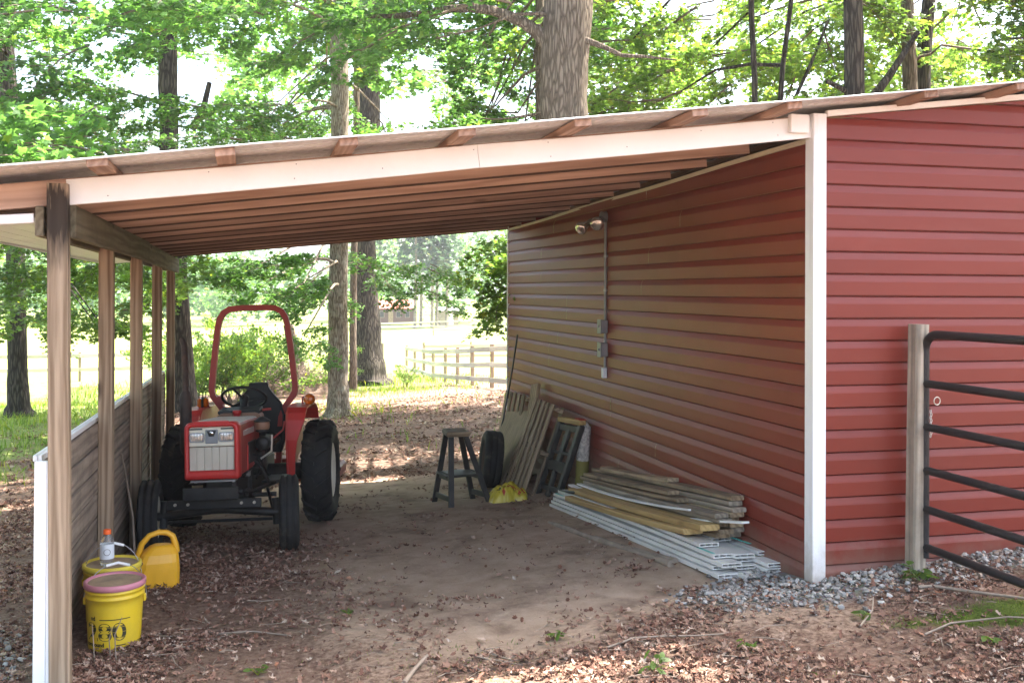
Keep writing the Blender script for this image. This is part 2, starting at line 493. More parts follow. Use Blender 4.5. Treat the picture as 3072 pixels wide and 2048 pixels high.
# ------------------------------------------------------------------ terrain
_PY = np.array([-10, -3, 0, 3, 5, 8, 15, 22, 31, 40, 60, 120, 400.])
_PZ = np.array([.06, .03, 0, -.2, -.36, -.58, -.85, -1.22, -1.78, -2.25, -2.5, -2.7, -2.7])
def gz(x, y):
    x = np.asarray(x, float); y = np.asarray(y, float)
    fade = np.interp(y, [3, 20, 60], [1, .5, .1])
    z = np.interp(y, _PY, _PZ) + (.048 * np.clip(x, -6, 0) + .1 * np.clip(x, 0, 3)) * fade
    return z
def und(x, y):
    x = np.asarray(x, float); y = np.asarray(y, float)
    far = np.clip((np.hypot(x + 3, y + 5) - 12) / 40, 0, 1)
    u = .010 * np.sin(2.1 * x + 1.3 * y) + .008 * np.sin(3.7 * y - 2.2 * x + 2) + .005 * np.sin(7.3 * x + 5.1 * y)
    u = u + far * (.25 * np.sin(.11 * x + .05 * y) + .15 * np.sin(.17 * y - .06 * x))
    drift = .085 * np.exp(-((x + 3.8) / .42) ** 2) * np.clip((y - .5) / .5, 0, 1) * np.clip((3.6 - y) / .8, 0, 1) * (x > -4.1)
    ruts = -.030 * (np.exp(-((x + 1.75 - .05 * y) / .13) ** 2) + np.exp(-((x + 2.75 - .05 * y) / .13) ** 2)) * np.clip((y + 1.6) / 1.0, 0, 1) * np.clip((4.2 - y) / 1.5, 0, 1) * (.6 + .4 * np.sin(x * 9 + y * 23)) - .02 * np.exp(-((x + 2.0) / .5) ** 2) * np.exp(-((y - .8) / 1.4) ** 2)
    grav = .025 * np.exp(-((x - .2) / 1.0) ** 2) * np.exp(-((y + .15) / .5) ** 2)
    hump = .22 * np.exp(-((x + 1.9) / 1.3) ** 2) * np.exp(-((y - 24.6) / 1.0) ** 2)
    hump = hump + .05 * np.exp(-((x + .1) / .5) ** 2) * np.clip((y - 3.3) / .5, 0, 1) * np.clip((6.6 - y) / .5, 0, 1)
    return u + drift + ruts + grav + hump
def Z(x, y): return float(gz(x, y) + und(x, y))

def vnoise(x, y, s, seed=0):
    x = np.asarray(x) * s + seed * 13.7; y = np.asarray(y) * s - seed * 7.3
    out = 0; amp = .5
    for k in range(4):
        out = out + amp * (np.sin(x * 1.7 + 1.3 * np.sin(y * 1.1 + k)) * np.cos(y * 1.9 + 1.7 * np.sin(x * .8 - k)))
        x, y = x * 1.9 + 3.1, y * 2.1 - 1.7; amp *= .55
    return out * .5 + .5

def zones(x, y):
    """dirt, grass, gravel, moss weights"""
    n1 = vnoise(x, y, .9, 1); n2 = vnoise(x, y, .35, 2); n3 = vnoise(x, y, 2.1, 3)
    sm = lambda a, b, t: np.clip((t - a) / (b - a), 0, 1)
    inside = sm(-4.1, -3.3, x + (n1 - .5) * .8) * sm(.35, -.1, x) * sm(-1.1, .3, y + (n1 - .5) * 1.2) * sm(7.1, 6.6, y + (n3 - .5) * .5)
    under = np.exp(-((x + 3.3) / .75) ** 2) * sm(4.6, 3.2, y)             # leaves drifted along the low wall and under the tractor
    dirt = np.clip(inside * (1 - .95 * under) * (.55 + .9 * n3), 0, 1)
    grass = np.clip(sm(26, 31, y + (n2 - .5) * 7) + sm(-5.2, -6.6, x + (n1 - .5) * 1.6) * sm(6.5, 12, y + (n2 - .5) * 4) * .9, 0, 1)
    grass = np.maximum(grass, sm(9, 12, x) * sm(14, 18, y))
    gravel = np.exp(-(np.maximum(0, np.abs(x - 1.0) - 1.4) / .35) ** 2) * np.exp(-((y + .10 + (n1 - .5) * .3) / .27) ** 2) * .9
    gravel = np.maximum(gravel, np.exp(-((x + 4.45) / .28) ** 2) * np.exp(-((y - .3) / .8) ** 2) * .8)
    gravel = np.maximum(gravel, np.exp(-((x - .1) / .45) ** 2) * np.exp(-((y - .05) / .45) ** 2))
    moss = sm(.50, .64, n3 * .5 + n1 * .5) * sm(-.5, -.85, y) * sm(3.0, .5, -y) * .9
    return dirt, grass, np.clip(gravel, 0, 1), moss

def geo(a, b, n):
    """n steps from a to b growing geometrically away from a"""
    k = np.linspace(0, 1, n + 1)[1:] ** 2.6
    return a + (b - a) * k
xs = np.concatenate([geo(-14, -700, 22)[::-1], np.arange(-14, 10.01, .13), geo(10, 700, 22)])
ys = np.concatenate([geo(-7, -300, 12)[::-1], np.arange(-7, 9, .12), np.arange(9, 32, .3), geo(32, 900, 30)])
gx, gy = np.meshgrid(xs, ys)
gzv = gz(gx, gy) + und(gx, gy)
vv = np.stack([gx, gy, gzv], -1).reshape(-1, 3)
ny, nx = gx.shape
i0 = (np.arange(ny - 1)[:, None] * nx + np.arange(nx - 1)[None, :]).ravel()
ff = np.stack([i0, i0 + 1, i0 + nx + 1, i0 + nx], 1)
gm = bpy.data.meshes.new('ground')
gm.vertices.add(len(vv)); gm.vertices.foreach_set('co', vv.astype('f4').ravel())
gm.loops.add(ff.size); gm.loops.foreach_set('vertex_index', ff.astype('i4').ravel())
gm.polygons.add(len(ff)); gm.polygons.foreach_set('loop_start', np.arange(0, ff.size, 4, dtype='i4')); gm.polygons.foreach_set('loop_total', np.full(len(ff), 4, 'i4'))
gm.polygons.foreach_set('use_smooth', np.ones(len(ff), bool))
gm.update()
for nm, arr in zip(('dirt', 'grass', 'gravel', 'moss'), zones(vv[:, 0], vv[:, 1])):
    at = gm.attributes.new(nm, 'FLOAT', 'POINT'); at.data.foreach_set('value', arr.astype('f4'))
t = NT('ground_surface')
v = t.n('TexCoord').outputs['Object']
at = lambda nm: t.n('Attribute', {'attribute_name': nm}).outputs['Fac']
fine = t.noise(v, 28, 7, .7); mid = t.noise(v, 5, 6, .65); grit = t.noise(v, 140, 4, .7)
litter = t.ramp(fine, [(.30, (.08, .047, .035)), (.46, (.165, .104, .076)), (.62, (.25, .170, .128)), (.78, (.34, .25, .195))]).outputs[0]
dirtc = t.ramp(t.math('ADD', t.math('MULTIPLY', mid, .6), t.math('MULTIPLY', grit, .4)), [(.3, (.28, .195, .138)), (.5, (.42, .305, .222)), (.7, (.51, .385, .295))]).outputs[0]
dirtc = t.mix(t.ramp(t.noise(v, 2.2, 6, .7), [(.5, 0.0), (.66, .8)]).outputs[0], dirtc, (.19, .128, .095))
grassc = t.ramp(t.noise(v, 3.0, 8, .75), [(.3, (.11, .155, .035)), (.5, (.21, .25, .07)), (.72, (.36, .35, .15))]).outputs[0]
peb = t.n('TexVoronoi', Vector=v, Scale=42)
gravc = t.mix(.75, (.20, .195, .19), peb.outputs['Color'], 'MULTIPLY')
gravc = t.mix(.6, gravc, (.25, .215, .18))
mossc = t.ramp(t.noise(v, 60, 5, .7), [(.3, (.035, .055, .010)), (.7, (.12, .16, .03))]).outputs[0]
def edge(nm, lo=.35, hi=.65, k=.5):
    s = t.math('ADD', at(nm), t.math('MULTIPLY', t.math('SUBTRACT', fine, .5), k))
    return t.n('MapRange', Value=s, From_Min=lo, From_Max=hi).outputs[0]
c = t.mix(edge('dirt', .25, .6, .9), litter, dirtc)
c = t.mix(edge('gravel', .3, .6, .5), c, gravc)
c = t.mix(edge('moss', .35, .6, .9), c, mossc)
c = t.mix(edge('grass', .35, .7, .6), c, grassc)
t.p(Base_Color=c, Roughness=.95, Specular_IOR_Level=.1)
t.bump(t.math('ADD', t.math('MULTIPLY', mid, .5), t.math('ADD', t.math('MULTIPLY', fine, .35), t.math('MULTIPLY', grit, .25))), .8, .05)
gm.materials.append(t.m)
ground = link('ground', gm)
tag(ground, 'bare dirt, leaf litter and bright pasture running out to the far trees', 'ground', kind='structure')

# ------------------------------------------------------------------ barn with open lean-to
barn = thing('barn', 'red vinyl sided barn with an open timber lean-to under a metal roof', 'barn')
def zb(x, y):
    """underside of the rafters"""
    tt = y / 6.77
    return (1 - tt) * (2.065 + (x + 3.87) * .1243) + tt * (2.033 + (x + 3.87) * .0997)
def wx(y): return .050 * (1 - y / 6.77)

PROF = [(.001, .003), (.0165, -.001), (.0170, .075), (.0145, .086), (.0055, .114), (.004, .1165), (-.008, .1195), (-.008, .1295)]
def siding(name, axis, a0, a1, z0, top, n=2, proud=0.0, mat='red_v'):
    """one clapboard panel; axis 'y' = side wall (faces -X), 'x' = front wall (faces -Y)"""
    b = MB(); vs = []; fs = []
    ph = random.random() * 6
    for i in range(n + 1):
        a = a0 + (a1 - a0) * i / n
        w = .0012 * math.sin(a * 1.7 + ph)
        for o, dz in PROF:
            z = min(z0 + dz, top(a))
            if axis == 'y': vs.append((wx(a) - o - proud - w, a, z))
            else: vs.append((a, -.045 - o - proud - w, z))
    m = len(PROF)
    for i in range(n):
        for k in range(m - 1):
            q = (i * m + k, (i + 1) * m + k, (i + 1) * m + k + 1, i * m + k + 1)
            fs.append(q if axis == 'x' else q[::-1])
    b.add(vs, fs)
    return b.build(name, MT[mat], barn)

seams = {7: 4.6, 6: 4.9, 5: 4.9, 4: 5.35, 3: 5.35, 2: 5.35, 1: 5.35, 0: 5.35, -1: 4.45, -2: 4.45, -3: 4.75, -4: 4.75, -5: 5.05, -6: 5.05,
         -7: 5.75, -8: 3.2, -9: 3.2, -10: 2.2, -11: 2.2, -12: 3.0, -13: 3.0}
seam2 = {3: 2.35, 2: 2.35, 1: 2.35, 0: 3.1 - .6, -1: 3.6 - 1, 4: 1.75, 5: 1.9, 6: 2.4, 7: 1.6}
for k in range(-16, 8):
    z0 = 1.643 + .127 * k
    ytop = lambda y: zb(0, y) - .008
    cuts = [.012] + sorted([s for s in (seams.get(k), seam2.get(k)) if s]) + [6.75]
    for j in range(len(cuts) - 1):
        if z0 > ytop(cuts[j]): continue
        e = 0.0022 * ((j + k) % 2)
        siding('siding_panel', 'y', cuts[j], cuts[j + 1] - .004, z0, ytop, 6, e)
for k in range(-14, 16):
    z0 = 1.655 + .127 * k
    ftop = lambda x: zb(x, 0) + .10
    x0 = .095
    if z0 > ftop(x0): x0 = max(x0, (z0 - .10 - 2.065) / .1243 - 3.87)
    if x0 < 4.6: siding('siding_panel', 'x', x0, 4.6, z0, ftop, 14)
# corner post, trims
b = MB()
b.box((.0655, -.028, 1.20), (.083, .092, 2.96), bev=.004)
b.build('corner_post', MT['white_post'], barn)
b = MB(); b.box((.03, -.066, 2.588), (.012, .004, .004)); 
def strip(name, p0, p1, w, tk, mat, up):
    return board(name, p0, p1, w, tk, mat, barn, up=up, bev=.002)
vs = [(.012 + wx(y) - .02 - .012, y, zb(0, y) - .010 + .004 * math.sin(y * 2.1)) for y in np.linspace(.015, 6.75, 15)]
b = MB()
for i in range(14):
    a, c2 = vs[i], vs[i + 1]
    q = [(a[0], a[1], a[2] - .014), (c2[0], c2[1], c2[2] - .014), (c2[0], c2[1], c2[2] + .014), (a[0], a[1], a[2] + .014)]
    q2 = [(x + .03, y, z) for x, y, z in q]
    b.add(q + q2, [(3, 2, 1, 0), (0, 1, 5, 4), (7, 6, 2, 3)])
b.build('eave_trim', MT['cream_v'], barn)
strip('gable_trim', (.11, -.062, zb(.11, 0) + .122), (4.6, -.062, zb(4.6, 0) + .122), .03, .034, MT['white'], (0, 0, 1))
strip('bottom_trim', (.11, -.070, -.012), (1.0, -.070, .05), .012, .05, MT['white_v'], (0, 0, 1))
b = MB(); b.box((-.005, 6.772, .95), (.035, .03, 2.95), bev=.003); b.build('rear_corner_trim', MT['white_v'], barn)
b = MB(); b.box((2.3, 6.80, 1.0), (4.6, .03, 3.3)); b.build('rear_wall', MT['red_v'], barn)
b = MB(); b.box((4.63, 3.35, 1.2), (.03, 6.8, 3.6)); b.build('end_wall', MT['red_v'], barn)
b = MB(); b.box((.075, 3.40, 1.06), (.02, 6.66, 2.72)); b.build('side_sheathing', MT['oldwood'], barn)
b = MB(); b.add([(.09, -.02, -.4), (4.6, -.02, -.4), (4.6, -.02, zb(4.6, 0) + .12), (.09, -.02, zb(.09, 0) + .12), (.09, .0, -.4), (4.6, .0, -.4), (4.6, .0, zb(4.6, 0) + .12), (.09, .0, zb(.09, 0) + .12)], [(0, 1, 2, 3), (7, 6, 5, 4)]); b.build('front_sheathing', MT['oldwood'], barn)
# rafters
for i in range(12):
    y = .0 + .6125 * i
    x0, x1 = (-4.66 if i % 11 == 0 else -4.55), -.03
    a, c2 = zb(x0, y), zb(x1, y)
    ro = board('rafter', (x0, y, a + .064), (x1, y, c2 + .064), .040, .120, MT['rafter'], barn, up=(0, 0, 1), bev=.003, seg=4, bow=random.uniform(-.003, .001), wob=random.uniform(-.003, .003))
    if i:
        e = MB(); L_ = math.hypot(x1 - x0, c2 - a); e.box((0, 0, -.062), (L_ - .02, .046, .009), bev=.002); e.build('shade_strip', MT['rafter_shade'], ro)  # thin dark strip painting the unlit underside of the rafter
for i, x in enumerate([-4.50, -4.05, -3.734 + .02, -3.165, -2.6, -2.027, -1.431, -.797, -.241, .60, 1.2, 1.8, 2.4, 3.0, 3.6, 4.3]):
    if i == 1: continue
    y0 = -.335 + random.uniform(-.012, .012)
    board('purlin', (x, y0, zb(x, y0) + .144), (x + random.uniform(-.01, .01), 6.98, zb(x, 6.98) + .144), .089, .037, MT['rafter'], barn, up=(-.12, 0, 1), bev=.003)
# metal sheets, ribs running down the slope
ridge = 4.75
def sheet(y0, y1):
    b = MB(); prof = []
    w = y1 - y0
    for r in range(4):
        c0 = y0 + w * r / 4
        prof += [(c0, 0), (c0 + w * .17, 0), (c0 + w * .19, .008), (c0 + w * .22, 0)]
    prof.append((y1, 0))
    vs = []; fs = []
    X = np.linspace(-4.72, ridge, 9)
    for x in X:
        for y, h in prof: vs.append((x, y, zb(x, y) + .168 + h + .004 * math.sin(x * 3.1 + y0 * 5) * (1 if y < 0 else .2)))
    m = len(prof)
    for i in range(8):
        for k in range(m - 1): fs.append((i * m + k, (i + 1) * m + k, (i + 1) * m + k + 1, i * m + k + 1))
    b.add(vs, [f[::-1] for f in fs])
    # rolled front lip
    return b
for i in range(8):
    b = sheet(-.36 + .93 * i + .003 * i, -.36 + .93 * (i + 1) + .02)
    if i == 0:
        pts = [(x, -.362, zb(x, -.36) + .163 + .004 * math.sin(x * 3.1 - 1.8)) for x in np.linspace(-4.72, ridge, 12)]
        b.tube(pts, .005, 6)
    b.build('roof_sheet', MT['galv'], barn)
# fascia
xj = -1.905
for x0, x1, dy in ((-3.884, xj - .001, 0), (xj + .001, .025, .001)):
    board('fascia_board', (x0, -.030 - dy, zb(x0, 0) + .057), (x1, -.030 - dy, zb(x1, 0) + .057), .02, .122, MT['white'], barn, up=(0, 0, 1), bev=.003, seg=6, bow=-.006)
for i, x in enumerate(np.linspace(-3.7, -.2, 9)):
    for dz in ((.03,), (.095,), (.028, .098))[i % 3]:
        b = MB(); b.lathe([(0, .0010), (.0022, .0007), (.0028, -.001)], 6, Matrix.Translation((x + random.uniform(-.02, .02), -.0425, zb(x, 0) + dz + random.uniform(-.008, .008))) @ Matrix.Rotation(R(90), 4, 'X')); b.build('nail', MT['rust'], barn)
b = MB(); b.box((-.062, -.058, zb(-.06, 0) + .078), (.115, .034, .105), bev=.004); b.build('fascia_block', MT['white'], barn)
# posts and beams
for i, (y, x) in enumerate(zip((-.065, 1.735, 3.425, 5.125, 6.815), (-3.903, -3.931, -3.925, -3.912, -3.909))):
    zt = 2.155 if i == 0 else zb(x, y) - .01
    zbot = Z(x, y) - .25
    lean = (.016 if i == 0 else .006)
    o = board('post', (x + lean, y, zbot), (x - lean, y, zt), .089, .089, MT['post_stain' if i == 0 else 'post'], barn, up=(0, -1, 0), bev=.006, seg=4, bow=0)
for (y0, y1) in ((-.018, 3.41), (3.414, 6.88)):
    board('beam', (-3.869, y0, zb(-3.87, y0) - .080), (-3.850, y1, zb(-3.87, y1) - .080 - (.02 if y1 > 5 else 0)), .038, .155, MT['beam'], barn, bev=.004)
board('beam', (-3.999, -.07, zb(-4.0, 0) - .07), (-3.975, 6.88, zb(-4., 6.88) - .07), .038, .14, MT['beam'], barn, bev=.004)
# boxed eave on the left
board('eave_fascia', (-4.56, -.04, 2.02), (-4.54, 6.9, 1.99), .02, .13, MT['white_v'], barn)
board('eave_end_trim', (-4.55, -.045, 1.955), (-4.025, -.045, 1.995), .012, .045, MT['white_v'], barn)
for i in range(5):
    x0 = -4.535 + i * .102
    b = MB()
    vs = [(x0 + dx, y, 1.955 + (x0 + dx + 4.55) * .075 + dz - (.0045 if dx == 0 else 0)) for y in (-.03, 6.9) for dx, dz in ((0, .004), (.004, 0), (.098, 0), (.1, .004))]
    b.add(vs, [(0, 4, 5, 1), (1, 5, 6, 2), (2, 6, 7, 3)])
    b.build('soffit_panel', MT['white_v'], barn)
# low wall of boards on the left side
for k in range(8):
    for (y0, y1) in ((-.05, 3.43 + (k % 2) * .01), (3.445 + (k % 2) * .01, 6.9)):
        zt = lambda y: .855 - .0195 * y - .0735 - k * .149
        board('wall_board', (-3.996, y0, zt(y0)), (-3.985, y1, zt(y1)), .028 + .007 * ((k * 3) % 4) / 3, .1395, MT['wallboard'], barn, bev=.004)
for (dx, w) in ((-.004, .018), (-.026, .020)):
    board('cap_strip', (-3.994 + dx, -.005, .870 - (.006 if dx < -.03 else 0)), (-3.984 + dx, 6.9, .735 - (.006 if dx < -.03 else 0)), w, .03, MT['white_v'], barn, bev=.003)
for (x, w, d) in ((-3.918, .030, .0), (-3.962, .054, .006)):
    b = MB(); b.box((x - .018, -.082 + d, .33), (w, .03, 1.075), bev=.003)
    b.build('end_trim', MT['white_v'], barn)
for k in range(9):
    board('outer_siding', (-4.020, .03, .80 - k * .127), (-4.012, 6.9, .665 - k * .127), .008, .1265, MT['white_v'], barn, up=(-.11, 0, 1), bev=.002)
# ------------------------------------------------------------------ tractor  (local x forward, y to the right in the photo, z up)
trac = thing('tractor', 'small red tractor with roll bar and cream grille parked under the lean-to', 'tractor', (-2.999, 4.185, -.415), (R(1.8), R(-3.2), R(-101.3)))
def rrect(w, z0, z1, rt=.05, rb=.015, n=5):
    p = []
    for (cy, cz, r, a0) in ((w - rt, z1 - rt, rt, 0), (-w + rt, z1 - rt, rt, 90), (-w + rb, z0 + rb, rb, 180), (w - rb, z0 + rb, rb, 270)):
        for k in range(n):
            a = R(a0 + 90 * k / (n - 1)); p.append((cy + r * math.cos(a), cz + r * math.sin(a)))
    return p
def loft(b, rings, close=True, mi=0, smooth=True):
    n = len(rings[0]); vs = [v for r in rings for v in r]; fs = []
    for i in range(len(rings) - 1):
        for k in range(n if close else n - 1):
            k2 = (k + 1) % n
            fs.append((i * n + k, i * n + k2, (i + 1) * n + k2, (i + 1) * n + k))
    b.add(vs, fs, mi, smooth)
AX = Matrix.Rotation(R(-90), 4, 'X')       # lathe z -> local y
# wheels
def rear_wheel(sy):
    w = sub_empty('rear_wheel', trac, (0, sy * .60, .45))
    b = MB()
    pr = [(.235, -.10), (.26, -.118), (.33, -.132), (.385, -.125), (.415, -.10), (.427, -.06), (.43, 0), (.427, .06), (.415, .10), (.385, .125), (.33, .132), (.26, .118), (.235, .10)]
    b.lathe(pr, 40, AX)
    for k in range(19):                      # chevron lugs
        for s in (-1, 1):
            a0 = 2 * math.pi * (k + (.5 if s > 0 else 0)) / 19
            top = []; bot = []
            for q in range(5):
                f = q / 4; yy = s * (.004 + f * .126); a = a0 + f * .21 - .1
                rr = .455 - .012 * f - (.045 if q == 4 else 0)
                rb = .42 - .03 * f
                for da in (-.032, .032):
                    top.append((math.cos(a + da) * rr, yy, math.sin(a + da) * rr)); bot.append((math.cos(a + da * 1.25) * rb, yy, math.sin(a + da * 1.25) * rb))
            fs = []
            n = len(top)
            for q in range(4):
                i = q * 2
                fs += [(i, i + 1, i + 3, i + 2), (i + 1, n + i + 1, n + i + 3, i + 3), (n + i, i, i + 2, n + i + 2)]
            fs += [(0, n, n + 1, 1), (n - 2, n - 1, 2 * n - 1, 2 * n - 2)]
            b.add(top + bot, fs if s > 0 else [f[::-1] for f in fs])
    b.build('tyre', MT['rubber'], w)
    b = MB()
    b.lathe([(.245, sy * .105), (.225, sy * .100), (.215, sy * .06), (.205, sy * .02), (.10, sy * .0), (.085, sy * .03), (.0, sy * .035)], 28, AX)
    b.lathe([(.245, -sy * .105), (.225, -sy * .100), (.215, -sy * .06), (.10, -sy * .02), (0, -sy * .02)], 28, AX)
    b.build('rim', MT['cream'], w)
    b = MB(); b.lathe([(.0, sy * .075), (.05, sy * .07), (.06, sy * .03), (.06, -sy * .04)], 16, AX)
    for k in range(6):
        a = k * math.pi / 3; b.tube([(.075 * math.cos(a), sy * .02, .075 * math.sin(a)), (.075 * math.cos(a), sy * .05, .075 * math.sin(a))], .011, 6)
    b.build('hub', MT['greased'], w)
def front_wheel(sy):
    w = sub_empty('front_wheel', trac, (1.3, sy * .525, .285), (0, 0, R(9.0)))
    b = MB()
    pr = [(.16, -.05), (.175, -.066), (.215, -.076), (.252, -.070), (.262, -.062), (.280, -.058), (.282, -.038), (.268, -.032), (.270, -.018), (.285, -.012), (.285, .012), (.270, .018), (.268, .032), (.282, .038), (.280, .058), (.262, .062), (.252, .070), (.215, .076), (.175, .066), (.16, .05)]
    b.lathe(pr, 44, AX); b.build('tyre', MT['rubber'], w)
    b = MB()
    for s in (-1, 1): b.lathe([(.168, s * .055), (.155, s * .05), (.148, s * .02), (.06, s * .005), (0, s * .005)], 24, AX)
    b.build('rim', MT['cream'], w)
    b = MB(); b.lathe([(0, .05), (.035, .048), (.04, .02), (.04, -.07), (0, -.07)], 14, AX); b.build('hub', MT['greased'], w)
for s in (-1, 1): rear_wheel(s); front_wheel(s)
# chassis
b = MB()
b.box((1.0, 0, .50), (.66, .25, .42), bev=.03); b.box((.62, 0, .45), (.5, .30, .30), bev=.03); b.box((.05, 0, .47), (.75, .27, .32), bev=.04)
b.tube([(0, -.50, .45), (0, .50, .45)], .075, 12); b.box((0, 0, .68), (.5, .30, .16), bev=.03)
for k in range(5): b.box((1.2 - k * .09, .135, .62 - .03 * (k % 2)), (.05, .05, .10), bev=.01)
b.tube([(1.25, .15, .45), (.85, .17, .40), (.45, .30, .42)], .016, 6); b.tube([(1.28, -.12, .35), (.3, -.12, .31)], .018, 6)
b.tube([(.80, .12, .36), (.80, .34, .36)], .02, 6); b.box((.95, .10, .36), (.16, .12, .14), bev=.02)
b.box((.75, .19, .62), (.14, .10, .20), bev=.02); b.tube([(.9, .14, .70), (.93, .24, .60), (.80, .28, .46), (.62, .30, .44)], .013, 6)
b.build('engine', MT['greased'], trac)
b = MB(); b.tube([(1.3, -.47, .285), (1.31, 0, .33), (1.3, .47, .285)], .033, 8)
for s in (-1, 1):
    b.tube([(1.3, s * .43, .20), (1.3, s * .42, .40)], .03, 8); b.tube([(1.3, s * .42, .285), (1.3, s * .52, .285)], .024, 8); b.tube([(1.3, s * .42, .23), (1.18, s * .40, .22)], .015, 6)
b.tube([(1.17, -.40, .22), (1.17, .40, .22)], .013, 6); b.tube([(1.18, .40, .22), (.75, .26, .40)], .013, 6)
b.build('front_axle', MT['black'], trac)
b = MB(); b.box((1.49, 0, .395), (.016, .70, .068), bev=.004); b.box((1.42, -.2, .40), (.16, .05, .06)); b.box((1.42, .2, .40), (.16, .05, .06))
b.build('front_frame_bar', MT['black'], trac)
for y in (-.285, -.19, .205, .30):
    b = MB(); b.tube([(1.495, y, .398), (1.512, y, .398)], .0115, 8); b.build('bolt', MT['zinc'], trac)
b = MB(); b.box((1.59, 0, .483), (.02, .41, .094), bev=.006); b.box((1.5, 0, .47), (.18, .20, .05), bev=.01); b.build('bumper_plate', MT['black'], trac)
b = MB(); b.box((1.48, 0, .568), (.10, .33, .012)); b.tube([(1.47, -.14, .55), (1.47, -.14, .585)], .012, 6); b.tube([(1.47, .14, .55), (1.47, .14, .585)], .012, 6)
b.build('radiator_support', MT['steel'], trac)
for pts_ in ([(1.35, .13, .55), (1.2, .23, .62), (1.02, .25, .60), (.86, .2, .52)], [(1.1, .13, .74), (1.05, .24, .70), (.9, .27, .58), (.7, .25, .52)], [(.62, .16, .9), (.66, .23, .80), (.74, .24, .66), (.9, .2, .5)]):
    b = MB(); b.tube(pts_, .009, 6); b.build('hose', MT['blackpl'], trac)
for x_, z_ in ((1.22, .66), (1.02, .56), (.86, .66)):
    b = MB(); b.box((x_, .15, z_), (.07, .05, .05), bev=.008); b.build('engine_fitting', MT['steel'], trac)
# hood and nose
b = MB()
rings = []
for x, w, z0, z1 in ((1.50, .200, .60, 1.000), (1.30, .199, .60, 1.004), (1.0, .192, .60, 1.002), (.80, .184, .62, .998), (.66, .178, .66, .992)):
    o = rrect(w, z0, z1, .045, .012); rings.append([(x, y, z) for y, z in o])
n = len(rings[0])
for i in range(len(rings) - 1):
    for k in range(n):
        k2 = (k + 1) % n
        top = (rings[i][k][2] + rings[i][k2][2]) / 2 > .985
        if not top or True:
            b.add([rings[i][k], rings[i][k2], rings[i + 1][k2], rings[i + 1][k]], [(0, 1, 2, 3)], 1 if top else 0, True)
b.add(rings[-1], [tuple(range(n))])
b.build('hood', [MT['tred_dull'], MT['hooddust']], trac)
b = MB()
o1 = rrect(.203, .582, 1.008, .05, .02); o2 = rrect(.203, .582, 1.008, .05, .02); o3 = rrect(.192, .592, .998, .045, .018); o4 = rrect(.172, .648, .974, .03, .012)
loft(b, [[(1.47, y, z) for y, z in o1], [(1.545, y, z) for y, z in o2], [(1.567, y, z) for y, z in o3], [(1.562, y * .985, z) for y, z in o4], [(1.53, y * .985, z) for y, z in o4]])
b.prism([(-.13, 0), (.13, 0), (.10, .07), (-.10, .07)], .016, Matrix(((0, -1, 0, 1.563), (1, 0, 0, 0), (0, 0, 1, .999), (0, 0, 0, 1))))
b.build('front_bezel', MT['tred'], trac)
b = MB(); b.box((1.533, 0, .899), (.03, .338, .146), bev=.008)
pan = b.build('headlight_panel', MT['cream'], trac)
for s in (-1, 1):
    b = MB(); b.box((1.5485, s * .118, .957), (.004, .10, .010)); b.build('vent_slot', MT['blackpl'], pan)
    b = MB(); o = rrect(.056, -.036, .036, .018, .018)
    loft(b, [[(1.545, y + s * .108, z + .895) for y, z in o], [(1.556, y + s * .108, z + .895) for y, z in o], [(1.556, y * .86 + s * .108, z * .84 + .895) for y, z in o], [(1.550, y * .84 + s * .108, z * .82 + .895) for y, z in o]])
    hl = b.build('headlight', MT['grey_pl'], trac)
    b = MB(); o = rrect(.0475, -.030, .030, .015, .015)
    b.add([(1.551, y + s * .108, z + .895) for y, z in o] + [(1.558, s * .108, .895)], [(k, (k + 1) % 20, 20) for k in range(20)], 0, True)
    b.build('lens', MT['lens'], hl)
b = MB(); b.box((1.548, 0, .900), (.012, .092, .104), bev=.004)
for k in range(6): b.box((1.5545, 0, .858 + k * .011), (.004, .084, .005))
em = b.build('emblem_plate', MT['grey_pl'], trac)
b = MB(); b.prism([(-.034, .045), (.034, .045), (.018, .004), (-.018, .004)], .004, Matrix(((0, 0, 1, 1.5545), (1, 0, 0, 0), (0, 1, 0, .898), (0, 0, 0, 1))))
b.build('emblem_frame', MT['blackpl'], em)
b = MB(); b.lathe([(.0, .0), (.013, .0), (.016, -.004)], 12, Matrix.Translation((1.561, 0, .926)) @ Matrix.Rotation(R(90), 4, 'Y')); b.build('emblem', MT['chrome'], em)
for k in range(6):
    y = -.138 + k * .0552
    b = MB(); b.box((1.540 + .0015 * (k % 2), y, .736), (.012, .0535, .172), bev=.003); b.build('grille_slat', MT['screen'], trac)
for s in (-1, 1):
    b = MB(); b.box((1.05, s * .199, .735), (.30, .012, .17), bev=.01); b.build('side_screen', MT['greased'], trac)
    b = MB(); b.box((1.18, s * .196, .905), (.42, .010, .045), bev=.004); b.build('side_badge', MT['hooddust'], trac)
    b = MB(); b.box((1.24, s * .203, .70), (.012, .008, .20)); b.build('latch_rod', MT['tred'], trac)
